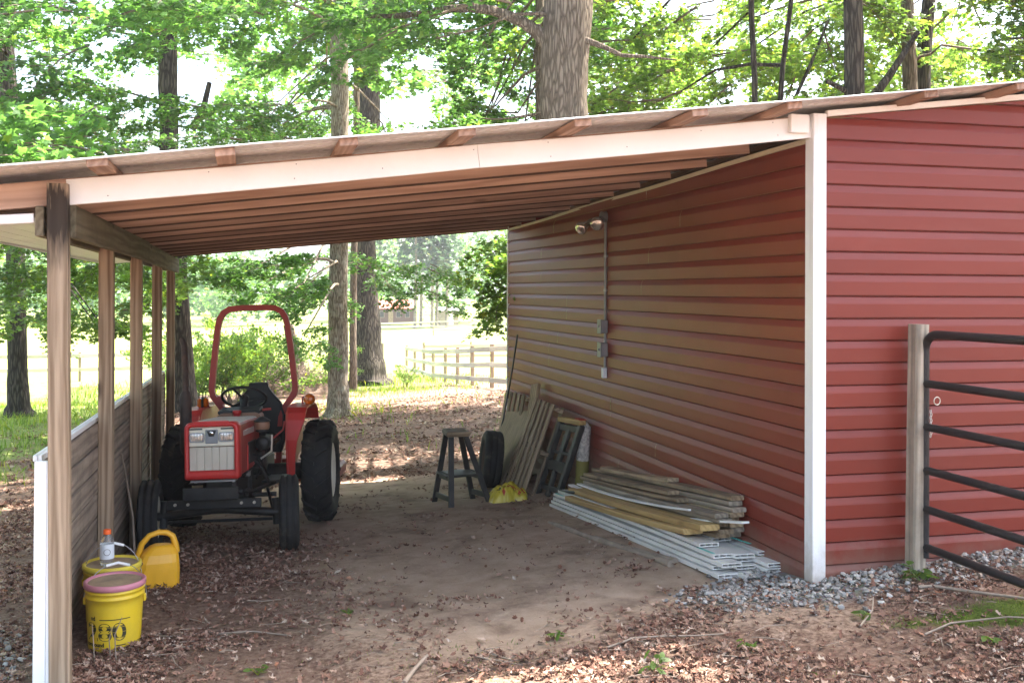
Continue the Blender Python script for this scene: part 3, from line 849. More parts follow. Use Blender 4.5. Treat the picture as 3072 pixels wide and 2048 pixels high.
# dash, wheel, seat
b = MB(); loft(b, [[(.60, y, z) for y, z in rrect(.19, .66, 1.015, .06, .02)], [(.45, y, z) for y, z in rrect(.185, .66, 1.03, .06, .02)]]); b.add([(.60, y, z) for y, z in rrect(.19, .66, 1.015, .06, .02)], [tuple(range(20))[::-1]])
b.build('cowl', MT['tan'], trac)
b = MB(); loft(b, [[(.585, y, z) for y, z in rrect(.175, 1.005, 1.035, .012, .012)], [(.42, y, z) for y, z in rrect(.17, 1.01, 1.06, .015, .012)]])
b.add([(.585, y, z) for y, z in rrect(.175, 1.005, 1.035, .012, .012)], [tuple(range(20))[::-1]]); b.build('dashboard', MT['blackpl'], trac)
b = MB(); b.lathe([(0, .03), (.032, .03), (.036, .02), (.036, 0), (.028, 0), (.028, -.03)], 14, Matrix.Translation((.66, -.0, 1.012))); b.build('fuel_cap', MT['tred'], trac)
stw = sub_empty('steering_wheel', trac, (.36, .0, 1.13), (0, R(-31), 0))
b = MB(); b.tube([(.186 * math.cos(a), .186 * math.sin(a), 0) for a in np.linspace(0, 2 * math.pi, 41)], .0125, 8, cap=False); b.build('wheel_rim', MT['blackpl'], stw)
for a in (-20, 100, 220):
    b = MB(); b.tube([(0, 0, -.02), (.185 * math.cos(R(a)), .185 * math.sin(R(a)), 0)], .010, 6); b.build('spoke', MT['blackpl'], stw)
b = MB(); b.lathe([(0, .02), (.035, .015), (.042, -.01), (.03, -.06), (.022, -.30)], 16); b.build('steering_hub', MT['blackpl'], stw)
b = MB()
prof = [(.20, .62), (.235, .74), (.235, .95), (.20, 1.06), (.13, 1.14), (.085, 1.20), (.075, 1.245)]
ring = lambda x, k: [(x - .02 * (z - .62), y * k + .045, z) for y, z in prof] + [(x - .02 * (z - .62), -y * k + .045, z) for y, z in prof[::-1]]
rr = [ring(-.03, .9), ring(.0, 1.0), ring(-.09, 1.0), ring(-.12, .85)]
loft(b, rr); b.add(rr[0], [tuple(range(14))]); b.add(rr[-1], [tuple(range(14))[::-1]])
b.build('seat_back', MT['blackpl'], trac)
b = MB(); b.box((.12, .03, .74), (.40, .42, .10), bev=.04); b.build('seat_cushion', MT['blackpl'], trac)
# roll bar: square section bent tube
pts = []
half = [(.215, .52), (.225, .72), (.245, .93), (.285, 1.03), (.362, 1.135), (.374, 1.19), (.365, 1.30), (.335, 1.58), (.312, 1.76), (.295, 1.83), (.262, 1.885), (.205, 1.918), (.10, 1.926)]
path = [(-.06, y, z) for y, z in half] + [(-.06, -y, z) for y, z in half[::-1]]
b = MB(); b.tube(path, .036, 4, smooth=False, phase=math.pi / 4); b.build('roll_bar', MT['tred_dull'], trac)
# fenders
for s in (-1, 1):
    arc = [(.40, .47, .055), (.43, .62, .065), (.452, .76, .085), (.45, .85, .115), (.43, .93, .145), (.40, .99, .155), (.33, 1.035, .158), (.10, 1.052, .158), (-.20, 1.05, .158), (-.38, 1.0, .155), (-.47, .90, .15)]
    b = MB(); vs = []; fs = []
    for x, z, w in arc:
        vs += [(x, s * .375, z), (x, s * (.375 + w), z - .004), (x - .012 * (z < .98), s * (.375 + w), z - .016), (x - .012 * (z < .98), s * .375, z - .012)]
    for i in range(len(arc) - 1):
        for k in range(4):
            fs.append((i * 4 + k, i * 4 + (k + 1) % 4, i * 4 + 4 + (k + 1) % 4, i * 4 + 4 + k))
    fs += [(0, 1, 2, 3)]
    b.add(vs, fs if s < 0 else [f[::-1] for f in fs])
    inn = [(x, z) for x, z, w in arc] + [(-.45, .62), (.1, .5)]
    m = Matrix(((1, 0, 0, 0), (0, 0, 1, s * .372 - (.01 if s > 0 else 0)), (0, 1, 0, 0), (0, 0, 0, 1)))
    b.prism(inn, .01, m)
    b.build('fender', MT['tred'], trac)
    b = MB(); b.box((.42, s * .30, .44), (.42, .22, .02), bev=.004); b.build('foot_plate', MT['black'], trac)
    # turn lamps on brackets
    yl = s * .52 if s > 0 else -.415
    b = MB(); b.tube([(.10, s * .46, 1.05), (.10, s * .46, 1.11), (.10, yl, 1.12)] if s > 0 else [(.10, -.36, 1.04), (.10, -.38, 1.09)], .009, 6); b.build('lamp_bracket', MT['tred_dull'], trac)
    lm = sub_empty('turn_lamp', trac, (.10, yl, 1.088))
    if s > 0:
        b = MB(); b.lathe([(.0, .042), (.030, .038), (.047, .022), (.050, .004)], 20, Matrix.Rotation(R(90), 4, 'Y')); b.build('lens', MT['amber'], lm)
        b = MB(); b.lathe([(.051, .006), (.053, -.004), (.045, -.03), (0, -.04)], 20, Matrix.Rotation(R(90), 4, 'Y')); b.build('housing', MT['blackpl'], lm)
    else:
        for sd in (-1, 1):
            b = MB(); b.box((0, sd * .026, 0), (.075, .036, .088), bev=.016); b.build('lens', MT['amber'], lm)
        b = MB(); b.box((0, 0, 0), (.085, .016, .10), bev=.006); b.build('housing', MT['blackpl'], lm)
b = MB(); b.tube([(-.02, -.30, 1.09), (-.10, -.30, 1.09)], .045, 12); b.build('work_lamp', MT['tred_dull'], trac)
# exhaust and air cleaner
b = MB(); b.tube([(.97, -.14, .70), (.97, -.30, .69), (.96, -.34, .74)], .024, 8); b.lathe([(.0, .70), (.03, .72), (.047, .76), (.047, 1.17), (.040, 1.205), (.028, 1.225)], 16, Matrix.Translation((.95, -.345, 0))); b.build('muffler', MT['rust'], trac)
b = MB(); b.tube([(.95, -.345, 1.20), (.95, -.348, 1.45), (.95, -.35, 1.57), (.945, -.356, 1.605), (.93, -.375, 1.635), (.925, -.385, 1.64)], [.027, .027, .027, .026, .024, .020], 12); b.build('exhaust_stack', MT['rust'], trac)
T = Matrix.Translation((.95, .262, 0))
b = MB(); b.lathe([(.0, 1.003), (.02, .998), (.066, .968), (.066, .960), (.055, .958)], 18, T); ac = b.build('air_precleaner', MT['blackpl'], trac)
b = MB(); b.lathe([(.056, .958), (.060, .935), (.058, .905), (.05, .898)], 18, T); b.build('dust_bowl', MT['tan'], ac)
b = MB(); b.lathe([(.05, .898), (.055, .885), (.028, .872), (.024, .80)], 18, T); b.lathe([(.025, .868), (.027, .865), (.027, .858), (.025, .855)], 18, T); b.build('intake_stem', MT['blackpl'], ac)
b = MB(); b.lathe([(0, .03), (.045, .028), (.056, .01), (.058, -.20), (0, -.20)], 20, Matrix.Translation((1.01, .272, .79)) @ Matrix.Rotation(R(90), 4, 'Y')); b.build('air_filter_can', MT['blackpl'], trac)
b = MB(); b.tube([(.93, .24, .66), (.93, .33, .72), (.93, .335, .85)], .010, 6); b.build('filter_bracket', MT['zinc'], trac)
b = MB(); b.tube([(.62, .22, .74), (.55, .36, .86), (.53, .37, .93)], .008, 6); b.tube([(.5, .18, 1.03), (.48, .25, 1.035)], .012, 6); b.build('throttle_lever', MT['tred_dull'], trac)
b = MB(); b.box((-.78, -.02, .36), (.62, 1.46, .14), bev=.03); b.box((-.78, .1, .45), (.35, .3, .10), bev=.02)
b.tube([(-.55, -.28, .40), (-.1, -.25, .34)], .02, 6); b.tube([(-.55, .28, .40), (-.1, .25, .34)], .02, 6); b.tube([(-.6, 0, .62), (-.15, 0, .74)], .018, 6); b.tube([(-.6, 0, .62), (-.7, 0, .45)], .018, 6)
for s in (-.6, .5): b.tube([(-.78, s, .36), (-1.15, s, .12)], .018, 6); b.lathe([(.10, .03), (.11, 0), (.10, -.03), (0, -.03)], 12, Matrix.Translation((-1.15, s, .11)) @ AX)
b.build('mower_deck', MT['tred_dull'], trac)
# ------------------------------------------------------------------ things fixed to the wall
fl = thing('floodlight', 'twin bulb floodlight on a round grey box high on the side wall', 'floodlight', (wx(3.32) - .02, 3.32, 2.325))
b = MB(); b.lathe([(0, .05), (.052, .048), (.055, .04), (.055, 0)], 18, Matrix.Rotation(R(-90), 4, 'Y')); b.build('junction_box', MT['conduit'], fl)
for (px, py, pz), d in (((-.115, -.12, -.055), (-.50, -.72, -.30)), ((-.20, .02, -.085), (-.80, -.30, -.42))):
    p = Vector((px, py, pz)); d = Vector(d).normalized()
    m = d.to_track_quat('Z', 'Y').to_matrix().to_4x4(); m.translation = p - d * .07
    b = MB(); b.tube([(-.04, 0, 0), Vector((-.05, py * .4, pz * .3)), p - d * .13], .014, 8); b.lathe([(0, -.065), (.030, -.063), (.034, -.01), (.030, .025)], 16, m)
    h = b.build('lamp_holder', MT['conduit'], fl)
    b = MB(); b.lathe([(.026, .0), (.034, .03), (.050, .075), (.060, .10), (.061, .112), (.054, .122), (.028, .130), (0, .132)], 24, m); b.build('bulb', MT['bulb'], h)
co = thing('conduit', 'thin grey electrical conduit with two boxes and an outlet down the side wall', 'conduit', (wx(3.3) - .03, 3.3, 2.28))
b = MB(); b.tube([(0, 0, 0), (0, 0, -.87)], .0125, 10); b.tube([(0, 0, -.97), (0, 0, -1.07)], .0125, 10); b.tube([(0, 0, -1.18), (0, 0, -1.29)], .0125, 10); b.build('pipe', MT['conduit'], co)
for z in (-.30, -.60):
    b = MB(); b.tube([(0, 0, z - .012), (0, 0, z + .012)], .016, 10); b.box((.012, 0, z), (.006, .06, .02)); b.build('pipe_strap', MT['steel'], co)
for z, hh in ((-.92, .115), (-1.125, .12)):
    b = MB(); b.box((-.018, 0, z), (.06, .085, hh), bev=.006); bx = b.build('switch_box', MT['conduit'], co)
    b = MB(); b.box((-.054, 0, z), (.010, .095, hh + .012), bev=.003); b.box((-.062, .0, z), (.012, .03, .02)); b.build('cover_plate', MT['conduit'], bx)
b = MB(); b.box((-.008, 0, -1.33), (.04, .05, .09), bev=.005); b.build('outlet_box', MT['label'], co)

# ------------------------------------------------------------------ buckets, bottle, fuel can
def ztext(txt, size, mat, parent, name, rad, ang0, z0, extr=.0006, bold=1.0, wide=1.0):
    cu = bpy.data.curves.new('txt', 'FONT'); cu.body = txt; cu.size = size; cu.offset = .0012 * bold
    ob = bpy.data.objects.new('txt', cu); COL.objects.link(ob)
    dg = bpy.context.evaluated_depsgraph_get(); dg.update()
    me = bpy.data.meshes.new_from_object(ob.evaluated_get(dg))
    bpy.data.objects.remove(ob); bpy.data.curves.remove(cu)
    for vtx in me.vertices:
        x, y = vtx.co.x, vtx.co.y
        a = ang0 + x * wide / rad(z0 + y)
        r = rad(z0 + y) + extr
        vtx.co = (r * math.cos(a), r * math.sin(a), z0 + y)
    me.materials.clear(); me.materials.append(mat)
    return link(name, me, parent)
def bucket(label, loc, lidmat, printed, bail_tilt):
    t_ = thing('bucket', label, 'bucket', loc, group='lidded yellow buckets by the low wall')
    H = .365
    rad = lambda z: .130 + .018 * z / H
    b = MB(); b.lathe([(0, 0), (.125, 0), (.130, .008)] + [(rad(z), z) for z in (.05, .15, .25, .285)] + [(rad(.285) + .006, .288), (rad(.29) + .006, .296), (rad(.3), .30), (rad(.315), .315), (rad(.315) + .006, .318), (rad(.33) + .006, .327), (rad(.33), .33), (rad(H), H - .02)], 40)
    b.build('pail', MT['bucket'], t_)
    b = MB(); b.lathe([(rad(H) + .004, H - .03), (rad(H) + .009, H - .026), (rad(H) + .009, H - .002), (rad(H) + .002, H + .003), (rad(H) - .008, H - .001), (rad(H) - .012, H - .008)], 40); ld = b.build('lid', lidmat, t_)
    b = MB(); b.lathe([(rad(H) - .012, H - .008), (.06, H - .007), (0, H - .007)], 40); b.build('lid_top', MT['liddirt'], ld)
    for a in (-1, 1):
        b = MB(); b.box((a * (rad(.27) + .006), 0, .262), (.016, .03, .042), bev=.006); b.build('bail_ear', MT['bucket'], t_)
    pts = []
    for k in range(17):
        a = math.pi * k / 16
        x = .158 * math.cos(a); s = math.sin(a)
        pts.append((x, .205 * s * math.cos(bail_tilt), .265 + .205 * s * math.sin(bail_tilt)))
    b = MB(); b.tube(pts, .0022, 6); bl = b.build('bail_wire', MT['steel'], t_)
    b = MB(); b.tube([(Vector(pts[6]) * .995), pts[8], pts[10]], .008, 8); b.build('bail_grip', MT['white_v'], bl)
    if printed:
        cam_a = math.atan2(-5.174 - loc[1], -3.047 - loc[0])
        a0 = cam_a - 1.18
        ztext('280', .128, MT['ink'], t_, 'printed_number', rad, a0, .082, bold=2.0, wide=1.15)
        ztext('nd', .030, MT['ink'], t_, 'printed_word', rad, a0 + .22, .186, bold=1.2)
        ztext('compound', .028, MT['ink'], t_, 'printed_word', rad, a0 - .12, .050, bold=1.2)
        for z, a1, a2 in ((.188, .62, 1.75), (.052, 1.22, 1.60)):
            b = MB(); vs = []
            for k in range(9):
                a = a0 + a1 + (a2 - a1) * k / 8
                for dz in (0, .005): r = rad(z) + .0008; vs.append((r * math.cos(a), r * math.sin(a), z + dz))
            b.add(vs, [(2 * k, 2 * k + 2, 2 * k + 3, 2 * k + 1) for k in range(8)]); b.build('printed_rule', MT['ink'], t_)
        for k in range(3):                                # thin yellow scan lines across the number
            z = .098 + k * .026; vs = []; b = MB()
            for q in range(13):
                a = a0 + .02 + 1.85 * q / 12; r = rad(z) + .0014
                for dz in (0, .0012): vs.append((r * math.cos(a), r * math.sin(a), z + dz))
            b.add(vs, [(2 * q, 2 * q + 2, 2 * q + 3, 2 * q + 1) for q in range(12)]); b.build('print_line', MT['bucket'], t_)
    return t_
bk1 = bucket('yellow bucket printed 280 with a faded pink lid', (-3.735, .60, -.245), MT['lid_p'], True, R(48))
bk2 = bucket('yellow bucket with a dirty yellow lid and a bottle standing on it', (-3.79, .925, -.235), MT['lid_y'], False, R(84))
bt = thing('bottle', 'clear drink bottle with orange cap and pale label on a bucket lid', 'bottle', (-3.815, .905, .1245))
b = MB(); b.lathe([(0, 0), (.034, 0), (.0375, .006), (.0375, .03), (.036, .04), (.036, .115), (.0375, .12), (.0365, .135), (.028, .155), (.018, .166), (.0175, .178)], 24); b.build('bottle_body', MT['clear'], bt)
b = MB(); b.lathe([(.0378, .035), (.0384, .04), (.0384, .112), (.0378, .116)], 24); lb = b.build('bottle_label', MT['label'], bt)
b = MB(); ca = math.atan2(-6.07, .77)
b.tube([((.039) * math.cos(ca + .45 * math.cos(a)), .039 * math.sin(ca + .45 * math.cos(a)), .075 + .017 * math.sin(a)) for a in np.linspace(0, 2 * math.pi, 21)], .0012, 4, cap=False); b.build('label_ring', MT['ink'], lb)
b = MB(); b.lathe([(.0205, .170), (.021, .172), (.021, .192), (.019, .195), (0, .195)], 20); b.build('bottle_cap', MT['orange'], bt)

fc = thing('fuel_can', 'amber yellow plastic fuel can with big arched handle behind the buckets', 'fuel can', (-3.60, 1.62, -.265), (0, 0, R(8)))
b = MB()
def sect(w, d, z, n=16, sx=0, p=.55):
    return [(sx + w * math.copysign(abs(math.cos(a)) ** p, math.cos(a)), d * math.copysign(abs(math.sin(a)) ** p, math.sin(a)), z) for a in np.linspace(0, 2 * math.pi, n, endpoint=False)]
rings = [sect(.115, .085, 0), sect(.128, .098, .02), sect(.130, .10, .16, p=.5), sect(.126, .098, .215, p=.5), sect(.112, .085, .265, sx=.008), sect(.075, .055, .305, sx=.02), sect(.05, .04, .315, sx=.02)]
loft(b, rings, smooth=False); b.add(rings[-1], [tuple(range(16))]); b.build('can_body', MT['can'], fc)
hp = [(-.118, 0, .18), (-.122, 0, .25), (-.100, 0, .325), (-.055, 0, .375), (0, 0, .392), (.05, 0, .386), (.085, 0, .362), (.10, 0, .315), (.105, 0, .262)]
b = MB(); b.tube(hp, [.022, .021, .019, .018, .018, .018, .019, .021, .026], 8); b.build('handle', MT['can'], fc)
for s in (-1, 0, 1):
    b = MB(); b.add([(s * .07 - .026, -.1015, .03), (s * .07 + .026, -.1015, .03), (s * .07 + .018, -.1005, .18), (s * .07 - .018, -.1005, .18), (s * .07 - .014, -.094, .05), (s * .07 + .014, -.094, .05)], [(0, 1, 2, 3)]); b.build('rib', MT['can'], fc)
b = MB(); b.lathe([(.0, .05), (.016, .05), (.020, .03), (.022, 0), (.026, -.005), (.026, -.02)], 14, Matrix.Translation((-.10, -.06, .215)) @ Matrix.Rotation(R(-60), 4, 'Y') @ Matrix.Rotation(R(40), 4, 'X')); b.build('spout_cap', MT['chrome'], fc)

# ------------------------------------------------------------------ junk along the side wall
st = thing('step_stool', 'dark folding step stool standing open on the dirt floor', 'step stool')
F = [(-1.303, 4.555, -.385), (-1.232, 4.06, -.345), (-.918, 4.56, -.370), (-.837, 4.205, -.340)]
Tt = [(-1.225, 4.375, .30), (-1.215, 4.175, .30), (-1.085, 4.375, .30), (-1.075, 4.175, .30)]
up_ = (0, -1, .1)
for f, t4 in zip(F, Tt): board('leg', f, t4, .050, .040, MT['greased'], st, up=up_, bev=.005)
lerp = lambda a, c, k: tuple(np.array(a) * (1 - k) + np.array(c) * k)
for k, w in ((.12, .05), (.42, .07)):
    board('crossbar', lerp(F[0], Tt[0], k), lerp(F[1], Tt[1], k), .02, w, MT['greased'], st, bev=.004)
    board('crossbar', lerp(F[2], Tt[2], k), lerp(F[3], Tt[3], k), .02, w, MT['greased'], st, bev=.004)
mk = [lerp(F[i], Tt[i], .44) for i in range(4)]
a_, c_ = (np.array(mk[0]) + mk[1]) / 2, (np.array(mk[2]) + mk[3]) / 2
board('lower_step', tuple(a_ - np.array([.04, 0, 0])), tuple(c_), .30, .022, MT['greased'], st, bev=.006)
b = MB(); b.box((-1.150, 4.275, .326), (.225, .27, .050), bev=.012); b.build('top_step', MT['greywood'], st)
b = MB(); b.box((-1.150, 4.137, .326), (.22, .006, .042)); b.build('step_edge', MT['oldwood'], st)

ty = thing('spare_tyre', 'dusty black car tyre leaning against the plywood sheet', 'tyre', (-.60, 5.14, -.085), (0, R(6.5), R(-7)))
AXX = Matrix.Rotation(R(-90), 4, 'Y')       # lathe z -> -x
b = MB(); b.lathe([(.185, -.075), (.20, -.09), (.25, -.10), (.280, -.088), (.292, -.07), (.294, -.035), (.288, -.032), (.288, -.027), (.295, -.024), (.295, .024), (.288, .027), (.288, .032), (.294, .035), (.292, .07), (.280, .088), (.25, .10), (.20, .09), (.185, .075)], 44, AXX); b.build('tread', MT['rubber'], ty)
b = MB(); b.lathe([(.19, .078), (.178, .07), (.165, .02), (.06, .035), (.05, .05), (0, .05)], 26, AXX); b.lathe([(.19, -.078), (.178, -.07), (.165, .02)], 26, AXX)
wh = b.build('rim', MT['rust'], ty)
for k in range(5):
    a = k * 2 * math.pi / 5; b = MB(); b.tube([(-.03, .11 * math.cos(a), .11 * math.sin(a)), (-.045, .11 * math.cos(a), .11 * math.sin(a))], .018, 8); b.build('lug_hole', MT['blackpl'], wh)

def quad_board(name, corners, tk, mat, parent=None):
    """thin slab from four corners (bottom-left, bottom-right, top-right, top-left); length axis = upright"""
    bl, br, tr, tl_ = [Vector(c) for c in corners]
    nrm = (br - bl).cross(tl_ - bl).normalized() * tk / 2
    b = MB(); b.add([bl - nrm, br - nrm, tr - nrm, tl_ - nrm, bl + nrm, br + nrm, tr + nrm, tl_ + nrm], [(3, 2, 1, 0), (4, 5, 6, 7), (0, 1, 5, 4), (1, 2, 6, 5), (2, 3, 7, 6), (3, 0, 4, 7)])
    return b.build(name, mat, parent)
tag(board('plywood_sheet', (-.52, 5.52, -.40), (-.17, 5.63, .345), .88, .014, MT['ply'], up=(-1, 0, .45), bev=.002), 'weathered plywood sheet leaning on the pallets behind the tyre', 'plywood')
tag(board('plank', (-.30, 5.02, -.36), (-.085, 5.24, .68), .16, .036, MT['oldwood'], up=(-1, -.15, .3), bev=.004), 'wide rough plank leaning on the wall above the plywood', 'plank')
tag(board('plank', (-.36, 4.93, -.36), (-.27, 4.86, .045), .10, .02, MT['oldwood'], up=(-1, -.2, .2), bev=.003), 'short thin plank end leaning beside the yellow bag', 'plank')
def pallet(label, bl, tl_, tr, nslat, grp):
    """bl bottom far corner, tl_ top far corner, tr top near corner; slats run up the wall"""
    bl, tl_, tr = Vector(bl), Vector(tl_), Vector(tr)
    upd = tl_ - bl; wid = tr - tl_
    n = upd.cross(wid).normalized()
    if n.x > 0: n = -n
    pl = thing('pallet', label, 'pallet', group=grp)
    for k in range(nslat):
        f = (k + .5) / nslat
        o = wid * f
        board('slat', bl + o + n * .055, tl_ + o + n * .055, wid.length / nslat * .5, .016, MT['pallet'], pl, up=n, bev=.003)
        if k % 2 == 0: board('slat', bl + o - n * .05, tl_ + o - n * .05, wid.length / nslat * .45, .016, MT['pallet'], pl, up=n, bev=.003)
    for f in (.04, .5, .96):
        board('stringer', bl + upd * f, bl + upd * f + wid, .04, .085, MT['pallet'], pl, up=n, bev=.003)
    return pl
pallet('slatted wooden pallet leaning on the wall right of the plywood', (-.46, 4.93, -.34), (-.13, 4.97, .55), (-.13, 4.22, .55), 5, 'pallets against the side wall')
pallet('slatted wooden pallet at the back, half hidden behind the plywood sheet', (-.26, 6.35, -.45), (-.09, 6.35, .50), (-.09, 5.42, .53), 5, 'pallets against the side wall')

sh = thing('sawhorse', 'folded dark plastic sawhorse with orange top leaning by the pallet', 'sawhorse')
bl, br, tl_, tr = Vector((-.33, 4.32, -.30)), Vector((-.27, 3.86, -.27)), Vector((-.14, 4.14, .42)), Vector((-.11, 3.62, .455))
for a, c2 in ((bl, tl_), (br, tr)): board('leg', a, c2, .085, .05, MT['greased'], sh, up=(-1, 0, .3), bev=.008)
for f, w in ((.12, .05), (.42, .10), (.60, .03), (.93, .06)): board('brace', bl.lerp(tl_, f), br.lerp(tr, f), .035, w, MT['greased'], sh, bev=.006)
board('web', bl.lerp(br, .5).lerp(tl_.lerp(tr, .5), .42), bl.lerp(br, .5).lerp(tl_.lerp(tr, .5), .95), .10, .03, MT['greased'], sh, up=(-1, 0, .3), bev=.006)
board('web', bl.lerp(br, .5), bl.lerp(br, .5).lerp(tl_.lerp(tr, .5), .36), .09, .03, MT['greased'], sh, up=(-1, 0, .3), bev=.006)
board('top_rail', tl_ + Vector((0, .03, .02)), tr + Vector((0, -.02, .02)), .07, .045, MT['yelwood'], sh, bev=.006)
board('rail_end', tr + Vector((-.002, .10, .045)), tr + Vector((-.002, -.024, .045)), .074, .006, MT['redink'], sh, bev=.001)
lp = thing('log_post', 'short round post with pale flaking top leaning beside the sawhorse', 'post')
b = MB(); b.tube([(-.08, 3.74, -.27), (-.075, 3.70, .12)], [.062, .060], 14); b.build('post_base', plain('olive_paint', (.20, .17, .035), .7, dirt=((.1, .08, .04), .4)), lp)
b = MB(); b.tube([(-.075, 3.70, .12), (-.070, 3.66, .40), (-.055, 3.655, .45), (-.04, 3.65, .46)], [.060, .056, .045, .02], 14); b.build('post_top', plain('flaking_bark', (.42, .38, .34), .9, var=.5, nscale=40, bump=.8), lp)

bg = thing('feed_bag', 'crumpled yellow plastic bag with red print on the dirt', 'bag', (-.66, 4.20, -.335))
b = MB(); n1, n2 = 40, 30; vs = []
for i in range(n1):
    for j in range(n2):
        u = -1 + 2 * i / (n1 - 1); w = -1 + 2 * j / (n2 - 1)
        r = max(0, 1 - (abs(u) ** 2.4)) * max(0, 1 - abs(w) ** 2.6)
        nn = noise.noise(Vector((u * 1.6, w * 1.6, 3.7))) * .6 - abs(noise.noise(Vector((u * 3.3, w * 3.1, 1.1)))) * .9 + .18 - abs(noise.noise(Vector((u * 7.3, w * 6.1, 4.1)))) * .4
        x = u * .185 * (1 + .12 * noise.noise(Vector((w * 2, 5, u)))); y = w * .15 * (1 + .12 * noise.noise(Vector((u * 2, w, 9))))
        z = max(0.0, .150 * r ** .45 * (1 + nn * .8)) + .004
        vs.append((x, y, z))
b.add(vs, [(i * n2 + j, (i + 1) * n2 + j, (i + 1) * n2 + j + 1, i * n2 + j + 1) for i in range(n1 - 1) for j in range(n2 - 1)], 0, True)
bag_m = b.build('bag_skin', MT['bag'], bg)
def drape(o, parent):
    """lay a flat print on the front of the bag"""
    for vtx in o.data.vertices:
        x, y = vtx.co.x, vtx.co.y
        u, w = x / .185, y / .15
        i = min(n1 - 2, max(0, int((u + 1) / 2 * (n1 - 1)))); j = min(n2 - 2, max(0, int((w + 1) / 2 * (n2 - 1))))
        fu = (u + 1) / 2 * (n1 - 1) - i; fw = (w + 1) / 2 * (n2 - 1) - j
        q = lambda a, c2: vs[(i + a) * n2 + j + c2][2]
        z = q(0, 0) * (1 - fu) * (1 - fw) + q(1, 0) * fu * (1 - fw) + q(0, 1) * (1 - fu) * fw + q(1, 1) * fu * fw
        vtx.co = (x, y - .002, z + .004)
def flat_print(pts, name, mat):
    me = bpy.data.meshes.new(name); b = MB()
    (x0, y0), (x1, y1), w, n = pts
    dx, dy = x1 - x0, y1 - y0; L = math.hypot(dx, dy); px, py = -dy / L * w, dx / L * w
    v2 = [(x0 + dx * k / n + s * px, y0 + dy * k / n + s * py, 0) for k in range(n + 1) for s in (-1, 1)]
    b.add(v2, [(2 * k, 2 * k + 2, 2 * k + 3, 2 * k + 1) for k in range(n)]); o = b.build(name, mat, bg); drape(o, bg)
flat_print(((-.075, -.125), (.0, -.06), .012, 8), 'printed_stripe', MT['redink'])
flat_print(((.06, .02), (.155, -.06), .012, 8), 'printed_stripe', MT['redink'])
flat_print(((-.09, .03), (-.02, .06), .016, 6), 'printed_stripe', MT['redink'])
flat_print(((-.12, -.07), (-.05, -.02), .03, 6), 'printed_patch', MT['ink'])
for k, ch in enumerate('OSOS'):
    cu = bpy.data.curves.new('txt', 'FONT'); cu.body = ch; cu.size = .052; cu.offset = .0015
    ob = bpy.data.objects.new('txt', cu); COL.objects.link(ob); dg = bpy.context.evaluated_depsgraph_get(); dg.update()
    me = bpy.data.meshes.new_from_object(ob.evaluated_get(dg)); bpy.data.objects.remove(ob); bpy.data.curves.remove(cu)
    rot = R(-50)
    for vtx in me.vertices:
        x, y = vtx.co.x, vtx.co.y
        vtx.co = (.005 + k * .022 + x * math.cos(rot) - y * math.sin(rot), -.01 - k * .028 + x * math.sin(rot) + y * math.cos(rot), 0)
    me.materials.clear(); me.materials.append(MT['redink']); o = link('printed_letter', me, bg); drape(o, bg)
rod = MB(); rod.tube([(-.05, 6.16, 1.166), (-.13, 6.10, .75), (-.24, 6.03, .25), (-.42, 5.95, -.45)], .010, 6)
tag(rod.build('metal_rod', MT['black']), 'long thin dark rod leaning on the far end of the wall', 'rod')

# stacked white hollow planks
def pvc(p0, p1, w, h, bow, wall=.005):
    m, L = frame(p0, p1)
    b = MB(); seg = 8
    rings = []
    for (ww, hh, rev) in ((w, h, 0), (w - 2 * wall, h - 2 * wall, 1)):
        g = []
        for i in range(seg + 1):
            q = -1 + 2 * i / seg
            g.append([(q * L / 2, y, z + bow * (1 - q * q)) for y, z in ((-ww / 2, -hh / 2), (ww / 2, -hh / 2), (ww / 2, hh / 2), (-ww / 2, hh / 2))])
        rings.append(g)
        loft(b, g if rev else g[::-1], smooth=False)
    for e in (0, seg):
        vs = rings[0][e] + rings[1][e]
        fs = [(k, (k + 1) % 4, 4 + (k + 1) % 4, 4 + k) for k in range(4)]
        b.add(vs, fs if e else [f[::-1] for f in fs])
    # inner webs seen at the open ends
    for y in (-w / 6, w / 6):
        b.box((L / 2 - .06, y, 0), (.11, .003, h - 2 * wall)); b.box((-L / 2 + .06, y, 0), (.11, .003, h - 2 * wall))
    return b, m
rows = ['bottom', 'second', 'third', 'fourth', 'top']
cols = ['outermost', 'middle', 'innermost']
ends = {(4, 2): None}
for Lr in range(5):
    for c_i in range(3):
        if Lr == 4 and c_i == 2: continue
        ox = -.285 + c_i * .146 + random.uniform(-.012, .012) + .01 * Lr
        y1 = .30 + .035 * Lr + (.02 if c_i == 0 else -.02 * c_i) + random.uniform(-.09, .14) + (.26 if Lr == 4 else 0)
        y0 = 3.50 + random.uniform(-.06, .05)
        if (Lr, c_i) == (0, 2): y1 = .22; ox = -.03
        z0 = -.248 + .031 * Lr + .004; z1 = -.018 + .031 * Lr + (y1 - .3) * -.055
        jx = random.uniform(-.02, .02)
        bb, m = pvc((ox - .06 - jx, y0, z0), (ox + jx, y1, z1), .134, .023, .006 + .008 * (Lr > 2))
        o = bb.build('plastic_plank', MT['board_v']); o.matrix_world = m
        tag(o, 'white hollow plastic plank, %s of the %s layer in the pile by the wall' % (cols[c_i], rows[Lr]), 'plank', 'white plastic planks piled along the wall')
        if (Lr, c_i) in ((3, 0), (2, 2), (4, 1), (1, 2)):
            b = MB(); b.box((0, .052 if c_i else -.055, .0145), ((m.translation.y) * 1.5, .020, .002)); b.build('teal_film', MT['teal_v'], o)
names_y = [((-.36, 3.12, -.10), (-.275, .86, .128), 'lower yellow pine board lying on the white planks'), ((-.30, 3.22, -.05), (-.225, .72, .180), 'upper yellow pine board lying on the white planks')]
